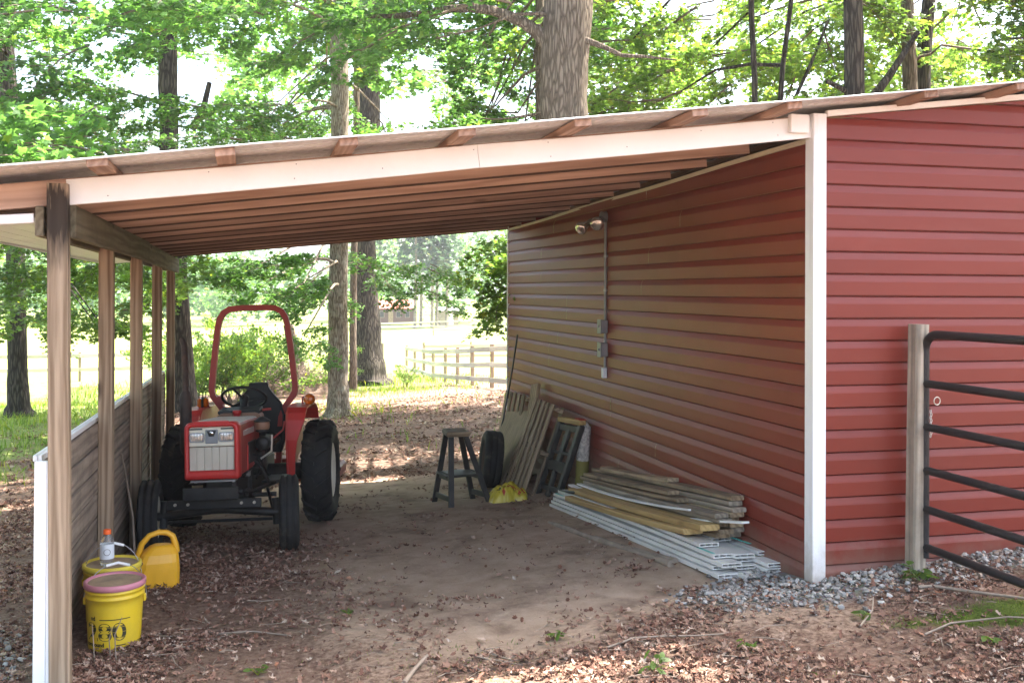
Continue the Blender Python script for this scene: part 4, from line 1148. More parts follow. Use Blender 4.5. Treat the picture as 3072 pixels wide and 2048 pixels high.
for p0, p1, lab in names_y:
    tag(board('pine_board', p0, p1, .135, .038, MT['yelwood'], seg=8, bow=-.012, bev=.004), lab, 'board', 'yellow pine boards on the plank pile')
tag(board('white_strip', (-.30, 3.35, -.035), (-.13, .43, .272), .055, .012, MT['white'], seg=8, bow=-.07, bev=.002), 'long sagging white painted strip across the lumber pile', 'strip')
tag(board('white_strip', (-.24, 3.30, -.02), (-.20, 1.05, .222), .045, .012, MT['white'], seg=8, bow=-.03, bev=.002), 'shorter white painted strip lying behind the sagging one', 'strip')
bk = MB(); bk.tube([(-.40, 3.38, -.08), (-.38, 3.15, -.055), (-.33, 2.98, -.03)], [.006, .012, .016], 6); tag(bk.build('dark_lath', MT['black']), 'short dark lath at the far end of the pile', 'lath')
nold = 9
for k in range(nold):
    for j in range(2):
        if k >= 7 and j == 0: continue
        x = -.135 + j * .10 + random.uniform(-.012, .012)
        y1 = .70 + random.uniform(-.07, .10) + (1.3 if (k == 8 and j == 1) else 0) + (.12 * k if j == 0 and k > 4 else 0)
        y0 = 3.30 + random.uniform(-.10, .10)
        if k == 8: y1, y0 = 1.75, 3.15
        fz = lambda y: (.175 - (y - .7) * .098) + (k - (2 if False else 1.6)) * .0335
        m_ = MT[('oldwood', 'greywood', 'oldwood', 'greywood', 'oldwood')[(k * 2 + j) % 5]]
        tag(board('old_board', (x - .03, y0, fz(y0) * .93), (x, y1, fz(y1)), .095, .029, m_, seg=5, bow=random.uniform(-.012, .006), wob=random.uniform(-.01, .01), bev=.004),
            'weathered board, %s from the bottom %s of the old lumber stack' % (['lowest', 'second', 'third', 'fourth', 'fifth', 'sixth', 'seventh', 'eighth', 'topmost'][k], ('on the open side', 'on the wall side')[j]), 'board', 'weathered boards stacked against the wall')
for i, (p0, p1, lab) in enumerate([((-.70, 2.66, -.20), (-.455, .80, -.058), 'long weathered pole on the dirt in front of the plank pile'), ((-.60, 1.98, -.155), (-.40, .86, -.06), 'shorter weathered pole lying against the long one')]):
    b = MB(); P0, P1 = Vector(p0), Vector(p1)
    b.tube([P0.lerp(P1, f) + Vector((0, 0, .004 * math.sin(f * 9))) for f in np.linspace(0, 1, 8)], [.022 + .004 * math.sin(k * 2) for k in range(8)], 8)
    tag(b.build('pole', MT['stick']), lab, 'pole', 'poles on the dirt')

# ------------------------------------------------------------------ gate
gp = board('gate_post', (.625, -.155, -.15), (.648, -.155, 1.49), .088, .088, MT['greywood'], up=(0, -1, 0), bev=.01, seg=4)
tag(gp, 'square wooden gate post standing before the red wall', 'post')
gt = thing('tube_gate', 'black tubular steel gate swung open towards the viewer', 'gate', (.668, -.185, .20), (0, 0, R(-89.6)))
Lg = 3.05; Hg = 1.235
zr = [.03, .245, .465, .71, .955]
b = MB(); cr = .10
out = [(0, 0, -.03), (0, 0, Hg - cr)] + [(cr - cr * math.cos(a), 0, Hg - cr + cr * math.sin(a)) for a in np.linspace(.2, math.pi / 2, 7)] + [(Lg - cr, 0, Hg)] + [(Lg - cr + cr * math.sin(a), 0, Hg - cr + cr * math.cos(a)) for a in np.linspace(.2, math.pi / 2, 7)] + [(Lg, 0, -.03)]
b.tube(out, .024, 12); b.build('gate_frame', MT['gateblack'], gt)
for z in zr:
    b = MB(); b.tube([(0, 0, z), (Lg, 0, z)], .0225, 12); b.build('rail', MT['gateblack'], gt)
for z in (.18, 1.05):
    b = MB(); b.box((-.03, -.02, z), (.06, .03, .05), bev=.004); b.tube([(-.03, -.02, z - .05), (-.03, -.02, z + .05)], .012, 8); b.build('hinge', MT['gateblack'], gt)
ch = thing('chain', 'short steel chain hanging on the gate upright', 'chain', (.672, -.215, 1.06))
for k in range(9):
    b = MB(); n = 10; rr = .011
    z = -.06 - k * .017; f = k % 2
    b.tube([((.004 if f else .0) + rr * .5 * math.cos(a) * f, -.014 + rr * .5 * math.cos(a) * (1 - f), z + rr * math.sin(a)) for a in np.linspace(0, 2 * math.pi, n + 1)], .0022, 5, cap=False); b.build('chain_link', MT['zinc'], ch)
b = MB(); b.tube([(.036 + .020 * math.cos(a), -.022, .0 + .022 * math.sin(a)) for a in np.linspace(0, 2 * math.pi, 17)], .003, 6, cap=False); b.build('ring', MT['zinc'], ch)
# tree trunks (points from the top down, radii) and leafy boughs (cm, degrees, scale %, kind)
TREES = {
 't1': ([(-8.64, 20.50, 8.98), (-8.57, 20.50, 7.06), (-8.43, 20.49, 4.33), (-8.34, 20.48, 2.71), (-8.26, 20.49, -0.22), (-8.25, 20.49, -1.03), (-8.25, 20.50, -1.35)], [0.162, 0.182, 0.192, 0.202, 0.212, 0.253, 0.384]),
 't2': ([(-4.98, 19.66, 9.03), (-4.95, 19.67, 7.81), (-4.96, 19.68, 6.39), (-4.91, 19.68, 4.92), (-4.73, 19.66, 2.33), (-4.57, 19.64, -0.21), (-4.51, 19.63, -1.28)], [0.193, 0.203, 0.213, 0.213, 0.234, 0.264, 0.345]),
 't3': ([(-1.41, 15.60, 8.10), (-1.37, 15.60, 7.04), (-1.31, 15.60, 5.36), (-1.30, 15.62, 2.61), (-1.31, 15.63, 1.38), (-1.31, 15.65, -0.22), (-1.31, 15.65, -0.66), (-1.29, 15.65, -0.98)], [0.168, 0.177, 0.177, 0.186, 0.190, 0.203, 0.230, 0.318]),
 't3b': ([(0.00, 25.31, 11.16), (-0.01, 25.36, 6.46), (-0.05, 25.40, 3.07), (-0.06, 25.43, 0.20), (-0.04, 25.44, -1.47)], [0.091, 0.098, 0.104, 0.111, 0.131]),
 't4': ([(0.87, 29.84, 12.61), (0.88, 29.88, 7.19), (0.77, 29.95, 3.28), (0.84, 29.95, 0.88), (0.91, 29.95, -0.62), (0.93, 29.95, -1.30), (0.95, 29.95, -1.72)], [0.331, 0.361, 0.376, 0.436, 0.496, 0.601, 0.872]),
 't5': ([(1.18, 8.05, 6.15), (1.15, 8.06, 5.67), (1.12, 8.08, 4.83), (1.11, 8.09, 4.06), (1.11, 8.10, 2.32), (1.12, 8.12, 0.29), (1.12, 8.12, -0.59)], [0.341, 0.335, 0.329, 0.323, 0.335, 0.394, 0.493]),
 't6': ([(5.30, 7.71, 6.27), (5.34, 7.70, 5.52), (5.37, 7.70, 4.57), (5.41, 7.72, 2.13), (5.42, 7.72, 0.87), (5.42, 7.72, -0.40)], [0.126, 0.132, 0.138, 0.151, 0.176, 0.220]),
 't7': ([(8.19, 10.46, 7.35), (8.27, 10.46, 5.72), (8.34, 10.47, 2.24), (8.35, 10.48, 0.69), (8.35, 10.48, -0.54)], [0.108, 0.124, 0.147, 0.186, 0.232]),
 't8': ([(9.03, 10.87, 7.54), (8.88, 10.92, 5.86), (8.89, 10.95, 2.26), (8.90, 10.96, 0.66), (8.90, 10.96, -0.56)], [0.112, 0.136, 0.152, 0.192, 0.240]),
 't9': ([(4.08, 8.43, 6.52), (4.11, 8.43, 5.74), (4.16, 8.43, 4.84), (4.21, 8.44, 2.13), (4.22, 8.45, 0.20), (4.22, 8.45, -0.45)], [0.039, 0.042, 0.044, 0.048, 0.058, 0.073]),
 't10': ([(5.05, 8.80, 6.71), (4.99, 8.82, 6.18), (4.87, 8.86, 5.17), (4.81, 8.89, 4.16), (4.79, 8.93, 0.14), (4.79, 8.93, -0.47)], [0.034, 0.037, 0.040, 0.044, 0.060, 0.075]),
 't11': ([(1.48, 10.65, 6.84), (1.51, 10.68, 2.87), (1.60, 10.68, 0.39), (1.60, 10.68, -0.66)], [0.071, 0.078, 0.099, 0.124]),
 'o5': ([(-9.20, 1.20, 12.00), (-9.10, 1.20, 6.00), (-9.20, 1.20, 1.50), (-9.20, 1.20, -0.47)], [0.100, 0.170, 0.220, 0.320]),  # this and the next two: unseen trees added to cut light from the left
 'o6': ([(-11.00, 7.50, 12.00), (-10.90, 7.50, 6.00), (-11.00, 7.50, 1.50), (-11.00, 7.50, -0.89)], [0.100, 0.170, 0.220, 0.320]),
 'o7': ([(-9.50, -5.00, 12.00), (-9.40, -5.00, 6.00), (-9.50, -5.00, 1.50), (-9.50, -5.00, -0.35)], [0.100, 0.170, 0.220, 0.320]),
 'o1': ([(5.60, -3.20, 12.00), (5.70, -3.20, 6.00), (5.60, -3.20, 1.50), (5.60, -3.20, 0.23)], [0.100, 0.170, 0.220, 0.320]),
 'o2': ([(9.00, 0.50, 12.00), (9.10, 0.50, 6.00), (9.00, 0.50, 1.50), (9.00, 0.50, 0.17)], [0.100, 0.170, 0.220, 0.320]),
 'o4': ([(9.50, 5.50, 12.00), (9.60, 5.50, 6.00), (9.50, 5.50, 1.50), (9.50, 5.50, -0.22)], [0.100, 0.170, 0.220, 0.320]),
}
BOUGHS = {
 't2': '-775 1564 615 207 102 4;-566 1174 484 288 108 2;-610 1468 480 234 159 8;-564 1254 563 243 135 6;-535 2149 963 133 105 8;-667 1609 779 277 112 10;-746 1292 658 282 128 2;-471 883 522 311 110 0;-476 901 607 278 151 4;-595 989 548 226 110 0;-664 1676 808 205 112 10;-500 902 369 245 148 8;-661 1180 594 294 159 6;-678 1687 730 203 102 4;-710 1797 788 222 145 0;-588 1853 561 242 109 6;-699 1163 492 225 102 4;-559 1223 503 253 139 0;-646 1848 472 184 142 8;-534 1360 716 291 103 8;-555 1672 521 282 116 4;-746 1449 632 253 117 2;-587 1536 726 277 121 4;-499 1443 638 271 140 2;-610 1002 355 267 119 8;-527 1544 709 286 120 2;-507 1458 628 273 104 10;-528 1392 476 236 153 8;-539 2264 863 92 127 2;-725 1358 528 250 132 10;-541 930 349 270 159 0;-680 1133 548 261 143 0;-466 947 356 261 110 8;-700 1149 667 275 123 6;-501 918 618 300 127 0;-675 1510 746 262 105 2;-524 2354 843 131 152 8;-453 2047 845 79 113 6;-475 2170 964 88 93 6;-300 1799 545 292 115 8;-362 1962 533 35 116 10;-353 1892 504 356 103 0;-491 1756 148 255 129 5;-728 1393 192 258 113 7;-532 2011 278 137 115 9;-648 1575 159 275 90 1;-545 1470 265 284 121 7;-614 1859 202 219 97 9;-590 1906 217 246 125 3;-534 1848 297 221 109 5;-492 1374 168 286 100 5;-449 1348 266 284 125 1;-525 1797 245 288 109 11;-574 1988 193 170 115 9;-585 1774 252 237 90 1;-623 1786 195 248 103 5;-583 1435 226 225 118 7;-480 1517 234 240 113 3;-475 1756 164 263 137 11;-665 1681 266 253 136 1;-661 1834 195 220 113 7;-522 1969 238 134 128 7;-491 1619 242 240 137 3;-482 1803 194 286 90 3;-648 1435 268 247 94 9;-528 1630 283 257 110 3;-375 1485 202 301 77 0;-386 1416 197 315 74 4;-398 1672 199 286 76 8;-233 2144 946 50 237 4;-148 1992 1136 22 231 2;-423 1922 1263 345 208 0;-189 2161 960 43 267 10;-318 2131 1253 41 212 6;-392 2069 1011 60 236 0;-291 2113 1068 32 251 0;-502 1656 863 285 263 8;-534 1687 1249 239 259 10;-536 1849 1286 225 214 6;-817 1933 930 174 273 6;-640 2017 1106 172 259 2',
 't1': '-889 1949 872 245 137 10;-854 1713 732 300 130 0;-814 1764 683 301 154 6;-761 1968 872 301 109 0;-737 1829 879 272 138 0;-764 1881 737 267 107 0;-807 1761 526 313 138 0;-785 1660 478 286 145 4;-836 1848 671 238 110 10;-759 1731 494 281 126 2;-742 1895 511 328 124 10;-836 2037 221 326 109 9;-836 1745 166 288 109 11;-854 1937 228 257 101 1;-867 2059 276 98 96 9;-686 1992 274 330 116 7;-580 1481 101 303 99 3;-752 1558 140 270 79 5;-577 1492 108 292 81 1;-754 1834 104 312 83 1;-674 1672 132 270 83 7;-615 1788 136 280 81 1;-805 1937 959 297 204 4;-1104 1928 1257 211 261 0;-1012 2266 1234 131 273 10;-602 2279 906 17 231 2;-963 1814 1189 245 223 6;-999 1945 1116 199 277 6;-1057 2011 869 175 225 8;-1047 1746 1048 246 244 6;-922 2245 1030 118 211 4;-677 2075 1151 25 261 6;-952 1851 1295 252 273 2;-834 2463 887 94 221 10',
 't3': '-271 1224 655 232 99 0;-340 1348 681 264 112 8;-370 1073 628 244 137 6;-377 1272 671 193 96 2;-322 1357 701 261 135 4;-214 1333 719 244 110 10;-326 1064 608 257 91 4;-286 1263 637 205 129 10;-275 972 637 247 96 0;-342 1666 791 127 108 2;-252 1701 776 141 108 2;-375 1558 705 206 137 4;-158 1712 898 112 111 0;-293 980 575 219 124 4;-364 1503 718 178 110 4;-348 1139 709 269 91 8;-381 1121 579 248 105 0;-325 1250 738 217 91 2;-150 1868 920 75 134 2;-234 1413 692 212 99 4;-212 1640 769 125 129 10;-156 1871 840 80 109 0;-271 1500 762 232 137 6;-322 1463 450 176 112 4;-243 1804 590 150 102 6;-370 1416 478 221 106 2;-162 1736 547 133 90 6;-340 1633 480 133 119 8;-201 1691 527 111 109 10;-259 1138 462 252 107 8;-246 1730 543 112 112 2;-390 1338 486 208 92 6;-268 1393 497 194 113 4;-231 1294 427 231 117 0;-278 1784 525 120 90 0;-147 1901 591 64 98 4;-257 1674 508 147 82 6;-141 1895 550 115 100 4;-155 1817 564 103 93 0;-70 1267 745 320 112 2;-122 1602 838 63 109 8;-36 1981 888 45 102 8;-54 1426 771 291 127 4;1 1978 993 46 99 0;12 1852 560 101 127 8;-51 1955 937 62 106 0;-145 1839 947 128 120 6;-28 1755 550 67 119 2;-134 1903 647 49 109 0;-121 1255 623 258 100 6;-67 1583 814 53 114 4;-141 1715 882 56 97 10;-118 1787 742 58 105 2;-138 1800 833 107 125 0;-161 1600 849 131 105 2;-60 1253 730 286 118 8;-64 1167 714 320 118 10;189 1368 681 346 103 6;28 1438 673 354 109 6;-23 1251 729 327 105 10;19 1249 647 327 101 2;173 1309 765 302 92 0;99 1300 732 332 115 0;58 1323 698 334 93 0;-217 1238 179 238 72 6;-206 1311 204 225 95 10;-280 1462 218 208 80 2;-269 1490 218 191 74 0;-269 1331 187 226 87 8;-258 1230 215 276 85 2;-203 1412 187 266 90 10;-180 1344 198 237 93 8;-185 1484 222 213 97 0;-194 1404 85 289 62 0;-209 1258 100 276 52 10;-235 1288 85 272 60 0;-112 1818 1144 111 262 0;84 1658 1088 11 263 2;-147 1718 1121 107 216 0;-146 1652 1157 68 249 4;-356 1339 869 199 241 6;-68 1567 1198 356 257 4;-70 1771 1254 54 233 6;-198 1324 1142 240 255 4;47 1585 877 345 260 2;-55 1154 934 297 278 4;-188 1681 1058 114 255 10;-198 1728 1003 107 215 6',
 't5': '196 1240 685 50 125 6;-64 872 598 188 90 6;46 939 566 92 111 2;-106 850 563 172 117 0;-13 1094 608 83 110 4;-77 1088 713 106 122 2;-1 1028 651 125 133 0;18 928 610 150 136 10;90 1034 682 77 134 10;18 1009 668 130 94 8;50 947 681 92 128 6;38 822 561 188 135 6;55 1149 694 70 110 0;-111 949 645 154 122 0;-11 815 520 142 109 2;-117 848 628 191 109 4;-59 927 557 143 104 6;-22 786 546 170 134 10;138 1515 484 67 110 6;159 1437 492 90 99 4;146 1411 515 64 94 4;64 1141 437 64 89 0;105 1290 478 99 94 6;97 1251 455 73 83 8;107 1283 474 99 83 2;119 1317 494 57 108 4;189 1314 463 84 96 8;204 1247 492 102 92 8;184 1216 464 114 96 8;299 1719 536 93 103 10;57 991 451 94 109 4;147 1096 552 48 110 4;127 988 420 48 84 2;81 1056 432 119 93 0;34 847 406 117 90 10;99 1027 540 71 84 10;103 1029 449 109 102 2;225 944 673 43 126 11;356 577 861 297 257 6;461 783 1191 6 244 8;194 608 877 280 231 6;295 458 1246 290 279 10;287 694 989 316 215 6;-206 1071 1098 115 235 10;167 550 946 258 238 10;540 855 1100 354 272 10;517 609 1031 329 253 0;-37 1019 1004 99 267 10;-182 887 1116 182 256 2;45 1059 1066 124 201 4;-208 551 1081 211 238 2',
 't10': '636 952 656 21 152 7;466 944 552 115 123 9;646 966 596 45 134 9;634 974 665 26 146 9;490 1155 600 105 151 11;557 970 523 62 135 11;474 1069 720 123 150 3;406 1432 678 102 100 1;576 1066 781 78 136 3;422 1061 649 97 152 7;480 1049 520 83 109 11;434 1103 563 120 141 7;393 1054 504 126 124 5;567 987 567 87 103 5;412 1353 659 76 159 11;475 958 722 133 133 3;559 924 669 15 113 9',
 't9': '266 974 628 156 121 7;303 1119 518 102 109 3;321 1092 615 144 102 1;345 1018 481 108 144 7;324 1105 597 140 124 1',
 't8': '679 1593 709 76 149 7;788 1277 759 140 105 11;1085 1055 818 17 129 5;1035 1013 557 5 133 3;669 1598 631 129 144 7;1055 1372 896 81 121 5;725 1680 822 99 118 9;913 1235 593 123 123 3;780 1537 828 76 117 3;1053 1012 680 9 147 3;665 1540 666 96 124 9;917 1283 669 98 102 1;788 1299 696 99 157 5;1110 1116 642 46 142 7;1076 1264 739 76 155 7;1180 1487 687 28 125 1;927 1231 823 92 151 9;1184 1371 718 62 160 1;1379 1348 683 352 105 11;995 975 721 320 108 3;1166 1338 822 59 155 1;863 1520 731 75 143 11;996 1250 599 43 115 5;1198 1143 774 336 119 9;949 1341 855 51 145 7;1001 1464 875 97 121 1;1230 1509 725 40 125 1;877 1373 768 132 115 11;1271 1307 894 29 152 9;971 1322 649 43 128 9;1074 1404 896 99 125 11;1011 933 511 302 150 1;1098 1194 702 0 108 5;992 1240 756 99 117 9;894 1147 679 80 100 11;1252 1286 707 14 119 11;993 1275 665 43 120 11;958 911 567 262 125 11;835 1174 725 103 104 9;1180 1363 715 26 103 7;885 1372 754 60 90 5;1358 1277 711 48 113 1;1076 1142 769 15 102 3;918 1326 839 60 109 9;988 1340 823 105 109 7',
 't7': '866 1010 737 316 144 5;730 1186 626 140 148 7;528 1514 922 154 158 11;686 943 482 211 141 3;585 1331 719 130 124 5;655 1026 546 193 121 11;509 1487 795 130 152 7;886 905 737 257 156 11;570 1509 648 132 151 5;805 917 747 244 157 7;898 847 689 263 117 1;780 815 680 276 119 9;689 1136 704 157 148 5;806 800 556 274 133 1;847 844 560 246 124 5;644 1100 590 159 146 5;856 999 599 342 149 5;616 1330 708 96 118 1;572 1314 704 168 103 9;548 1254 723 122 122 5;500 1426 837 137 110 11;860 835 624 278 138 1;750 1065 585 197 105 5;656 1083 591 165 104 11;666 957 733 179 119 1;841 897 677 273 109 11;826 917 677 258 130 1;846 922 737 285 93 11;843 751 677 256 91 7',
 't6': '741 833 645 2 107 1;533 842 556 60 106 5;434 672 1196 229 222 6;779 625 1187 318 244 10;492 1031 872 113 236 2;332 1055 915 121 245 10;187 953 1233 179 245 6;956 676 1128 327 251 0;460 541 1297 244 280 6;479 1081 1141 86 233 0',
 't4': '-134 1719 223 291 110 6;-174 1854 145 275 109 8;-231 1979 166 262 106 2;-120 1685 208 237 86 0;-105 1978 256 277 81 0;-155 1984 242 254 85 2;-70 1554 195 299 69 8;-91 1768 153 259 81 0;-54 1487 198 267 73 8;82 1712 227 288 73 6;56 1594 215 294 73 2;36 1599 173 295 80 8;29 1594 219 243 67 6;54 1588 200 243 70 2;-32 3361 1041 86 253 6;-179 2958 902 199 246 4;153 2979 1110 352 235 10;100 3253 910 91 235 8;288 3039 1028 17 207 8;189 2758 880 274 261 6;-74 2950 926 211 254 6;353 3306 964 42 219 8;402 2865 1099 334 257 0;-80 3025 1221 141 273 4;353 2830 924 314 211 6;-183 3300 1004 121 254 8',
 't11': '121 1104 249 108 92 3;57 869 254 242 95 3;105 862 217 225 102 9;140 1031 197 263 74 3;54 801 195 255 91 9;84 831 227 224 98 9;85 900 201 263 92 5;100 912 188 214 93 7;82 939 247 248 78 3',
 'o5': '-915 -187 522 297 170 6;-1136 -57 232 236 207 4;-1050 -170 612 262 207 6;-897 193 227 70 218 0;-1010 384 231 125 217 4;-761 98 739 354 200 2;-1052 -137 726 222 156 8;-1029 153 546 189 186 6;-1212 186 515 178 150 2;-1024 126 312 165 190 6;-968 -78 315 282 196 0;-982 223 484 136 186 10;-801 222 670 21 219 2;-947 -84 297 261 217 2;-916 219 629 114 189 0;-1013 420 544 134 176 4;-957 422 538 103 207 0',
 'o6': '-1177 607 818 222 161 10;-1237 671 651 187 183 6;-1069 1045 589 89 217 10;-1197 937 552 139 209 6;-1281 886 213 151 206 10;-1184 654 742 242 215 2;-1129 885 562 77 207 10;-1216 738 843 178 179 2;-1112 523 736 269 167 6;-1008 603 606 306 199 6;-1200 871 625 150 183 6;-1022 529 637 267 205 0;-1310 967 346 106 172 8;-1156 460 321 265 155 8;-1087 830 601 103 192 0;-1129 655 428 235 180 6;-1074 837 478 67 201 6;-1153 689 505 201 214 0;-1323 767 228 192 169 8;-1150 469 439 235 219 4;-1103 829 595 113 156 8;-1208 531 354 230 204 0',
 'o7': '-790 -479 430 23 172 0;-961 -766 294 281 194 0;-1115 -319 512 149 217 4;-784 -394 568 19 161 4;-880 -213 634 55 171 2;-882 -468 623 33 184 2;-866 -329 514 48 190 2;-814 -222 515 91 218 10;-1201 -432 607 147 180 10;-1229 -470 304 177 185 2;-1171 -305 423 156 155 0;-721 -313 605 23 176 4;-740 -284 738 68 192 10;-1202 -428 467 139 187 2;-814 -416 694 38 206 10;-1040 -637 631 215 151 8;-1021 -387 623 110 152 4;-701 -608 774 353 215 8',
 'o1': '370 -682 1127 220 226 2;987 -182 1046 357 267 6;772 -123 793 36 212 4;272 -453 963 227 268 4;860 -62 1128 64 231 6;262 -431 955 195 255 10;137 -405 931 166 213 0;151 -246 1004 151 224 4;160 -413 1075 201 220 0;564 -187 1105 97 279 6',
 'o2': '896 -188 667 265 227 6;776 60 1214 197 224 6;1225 68 751 356 232 10;1149 -101 717 333 271 2;939 379 877 93 225 6;1306 -52 1072 355 275 2;1189 159 1024 359 280 6;926 -402 997 297 230 8;1191 -107 1115 319 238 2;460 7 924 207 209 6',
 'o4': '751 169 1207 217 220 0;1328 584 950 1 212 4;1343 732 1029 16 270 2;838 633 1136 165 223 0;1137 142 827 321 227 2;680 487 1031 165 240 8;582 552 1121 202 264 6;835 664 1058 109 276 10;836 410 1136 247 267 10;931 893 1084 108 236 4;662 315 1025 232 225 8',
}
# ------------------------------------------------------------------ leaves, boughs, trees
STAR = []
for k in range(5):
    a = R(90 + 72 * k); STAR.append((math.cos(a) * (1.0 if k in (0,) else .92), math.sin(a) * (1.0 if k == 0 else .9)))
    a2 = R(90 + 72 * k + 36); STAR.append((math.cos(a2) * .46, math.sin(a2) * .46))
STAR = np.array(STAR)
OVAL = np.array([(0, -1), (.38, -.55), (.46, 0), (.30, .55), (0, 1), (-.30, .55), (-.46, 0), (-.38, -.55)]) * .9
def leaf_cloud(pos, size, normal_tilt, shape, rg, fold=.25):
    """vertices and faces for many leaves; pos Nx3, size N"""
    n = len(pos); m = len(shape)
    th = rg.uniform(0, 2 * math.pi, n); tilt = np.abs(rg.normal(0, normal_tilt, n)); az = rg.uniform(0, 2 * math.pi, n)
    nz = np.stack([np.sin(tilt) * np.cos(az), np.sin(tilt) * np.sin(az), np.cos(tilt)], 1)
    ax = np.stack([np.cos(th), np.sin(th), np.zeros(n)], 1)
    ax = ax - nz * (ax * nz).sum(1, keepdims=True); ax /= np.linalg.norm(ax, axis=1, keepdims=True)
    ay = np.cross(nz, ax)
    sx, sy = shape[:, 0], shape[:, 1]
    curl = -fold * (sx ** 2 + .6 * sy ** 2)
    v = pos[:, None, :] + size[:, None, None] * (ax[:, None, :] * sx[None, :, None] + ay[:, None, :] * sy[None, :, None] + nz[:, None, :] * curl[None, :, None])
    f = (np.arange(n)[:, None] * m + np.arange(m)[None, :])
    return v.reshape(-1, 3), f
def np_mesh(name, v, f, mats, smooth=False, mi=None):
    """all faces with the same vertex count"""
    me = bpy.data.meshes.new(name)
    k = f.shape[1]
    me.vertices.add(len(v)); me.vertices.foreach_set('co', np.asarray(v, 'f4').ravel())
    me.loops.add(f.size); me.loops.foreach_set('vertex_index', f.astype('i4').ravel())
    me.polygons.add(len(f)); me.polygons.foreach_set('loop_start', np.arange(0, f.size, k, dtype='i4')); me.polygons.foreach_set('loop_total', np.full(len(f), k, 'i4'))
    me.polygons.foreach_set('use_smooth', np.full(len(f), smooth, bool))
    for m in mats: me.materials.append(m)
    me.update(calc_edges=True)
    return me
def bough_mesh(seed, mat, name='bough', leaf=.056, shape=STAR):
    rg = np.random.default_rng(seed)
    rnd = random.Random(seed)
    b = MB(); pos = []
    main = [Vector((0, 0, 0))]
    d = Vector((1, 0, .12))
    for k in range(7):
        d = (d + Vector((0, rnd.uniform(-.16, .16), -.07 + rnd.uniform(-.05, .05)))).normalized(); main.append(main[-1] + d * .24)
    b.tube(main, [.016 * (1 - k / 9) for k in range(8)], 5, cap=False)
    for k in range(1, 8):
        for s in (-1, 1):
            L = rnd.uniform(.35, .75) * (1.15 - .09 * k); a = s * R(rnd.uniform(30, 72))
            p = main[k]; q = [p]
            dd = Vector((math.cos(a), math.sin(a), rnd.uniform(-.12, .22)))
            for j in range(3):
                dd = (dd + Vector((rnd.uniform(-.1, .2), rnd.uniform(-.12, .12), -.10))).normalized(); q.append(q[-1] + dd * L / 3)
            b.tube(q, [.006, .005, .004, .002], 4, cap=False)
            for j in range(int(14 + L * 28)):
                f = rnd.uniform(.15, 1.05) * 3; i = min(2, int(f)); pt = q[i].lerp(q[i + 1], f - i)
                pos.append(pt + Vector((rnd.gauss(0, .055), rnd.gauss(0, .055), rnd.gauss(-.02, .05))))
    for j in range(34):
        pos.append(main[-1] + Vector((rnd.gauss(.05, .10), rnd.gauss(0, .10), rnd.gauss(-.02, .05))))
    pos = np.array([tuple(p) for p in pos])
    v, f = leaf_cloud(pos, rg.uniform(.7, 1.25, len(pos)) * leaf, .62, shape, rg)
    nb = len(b.v); m = f.shape[1]
    me = bpy.data.meshes.new(name)
    me.from_pydata(b.v + [tuple(x) for x in v], [], b.f + [tuple(int(i) + nb for i in q) for q in f])
    me.materials.append(MT['twig']); me.materials.append(mat)
    me.polygons.foreach_set('material_index', [0] * len(b.f) + [1] * len(f))
    return me
BM = [bough_mesh(100 + k // 2, MT['leaf' if k % 2 == 0 else 'leaf_y']) for k in range(12)]
LAB = {'t1': ('dark barked tree left of the lean-to posts, out by the pasture', 'bark_dark'), 't2': ('grey tree with a broken limb stub, right behind the last lean-to post', 'bark_dark'),
       't3': ('pale mottled tree trunk standing behind the tractor in the leaf litter', 'bark_pale'), 't3b': ('slim grey tree between the pale trunk and the dark oak', 'bark'),
       't4': ('massive dark oak with flared base beyond the tractor', 'bark_dark'), 't5': ('huge thick trunk rising above the middle of the roof', 'bark'),
       't6': ('dark forked tree above the roof left of the two far trunks', 'bark_dark'), 't7': ('left one of the two far trunks above the barn roof', 'bark'),
       't8': ('right one of the two far trunks above the barn roof', 'bark_dark'), 't9': ('straight slim sapling above the roof right of the huge trunk', 'bark_dark'),
       't10': ('slim forking sapling above the white corner post', 'bark_dark'), 't11': ('leafy green tree reaching round the far end of the barn wall', 'bark'),
       'o1': ('tall shade tree off to the right beside the open gate', 'bark'), 'o2': ('tall shade tree at the far right end of the barn', 'bark'),
       'o5': ('unseen leafy tree added to shade the side wall, level with the front post', 'bark'), 'o6': ('unseen leafy tree added to shade the side wall, level with the back of the lean-to', 'bark'), 'o7': ('unseen leafy tree added left of the viewer to dim the side wall', 'bark'), 'o4': ('tall shade tree behind the right end of the barn', 'bark')}
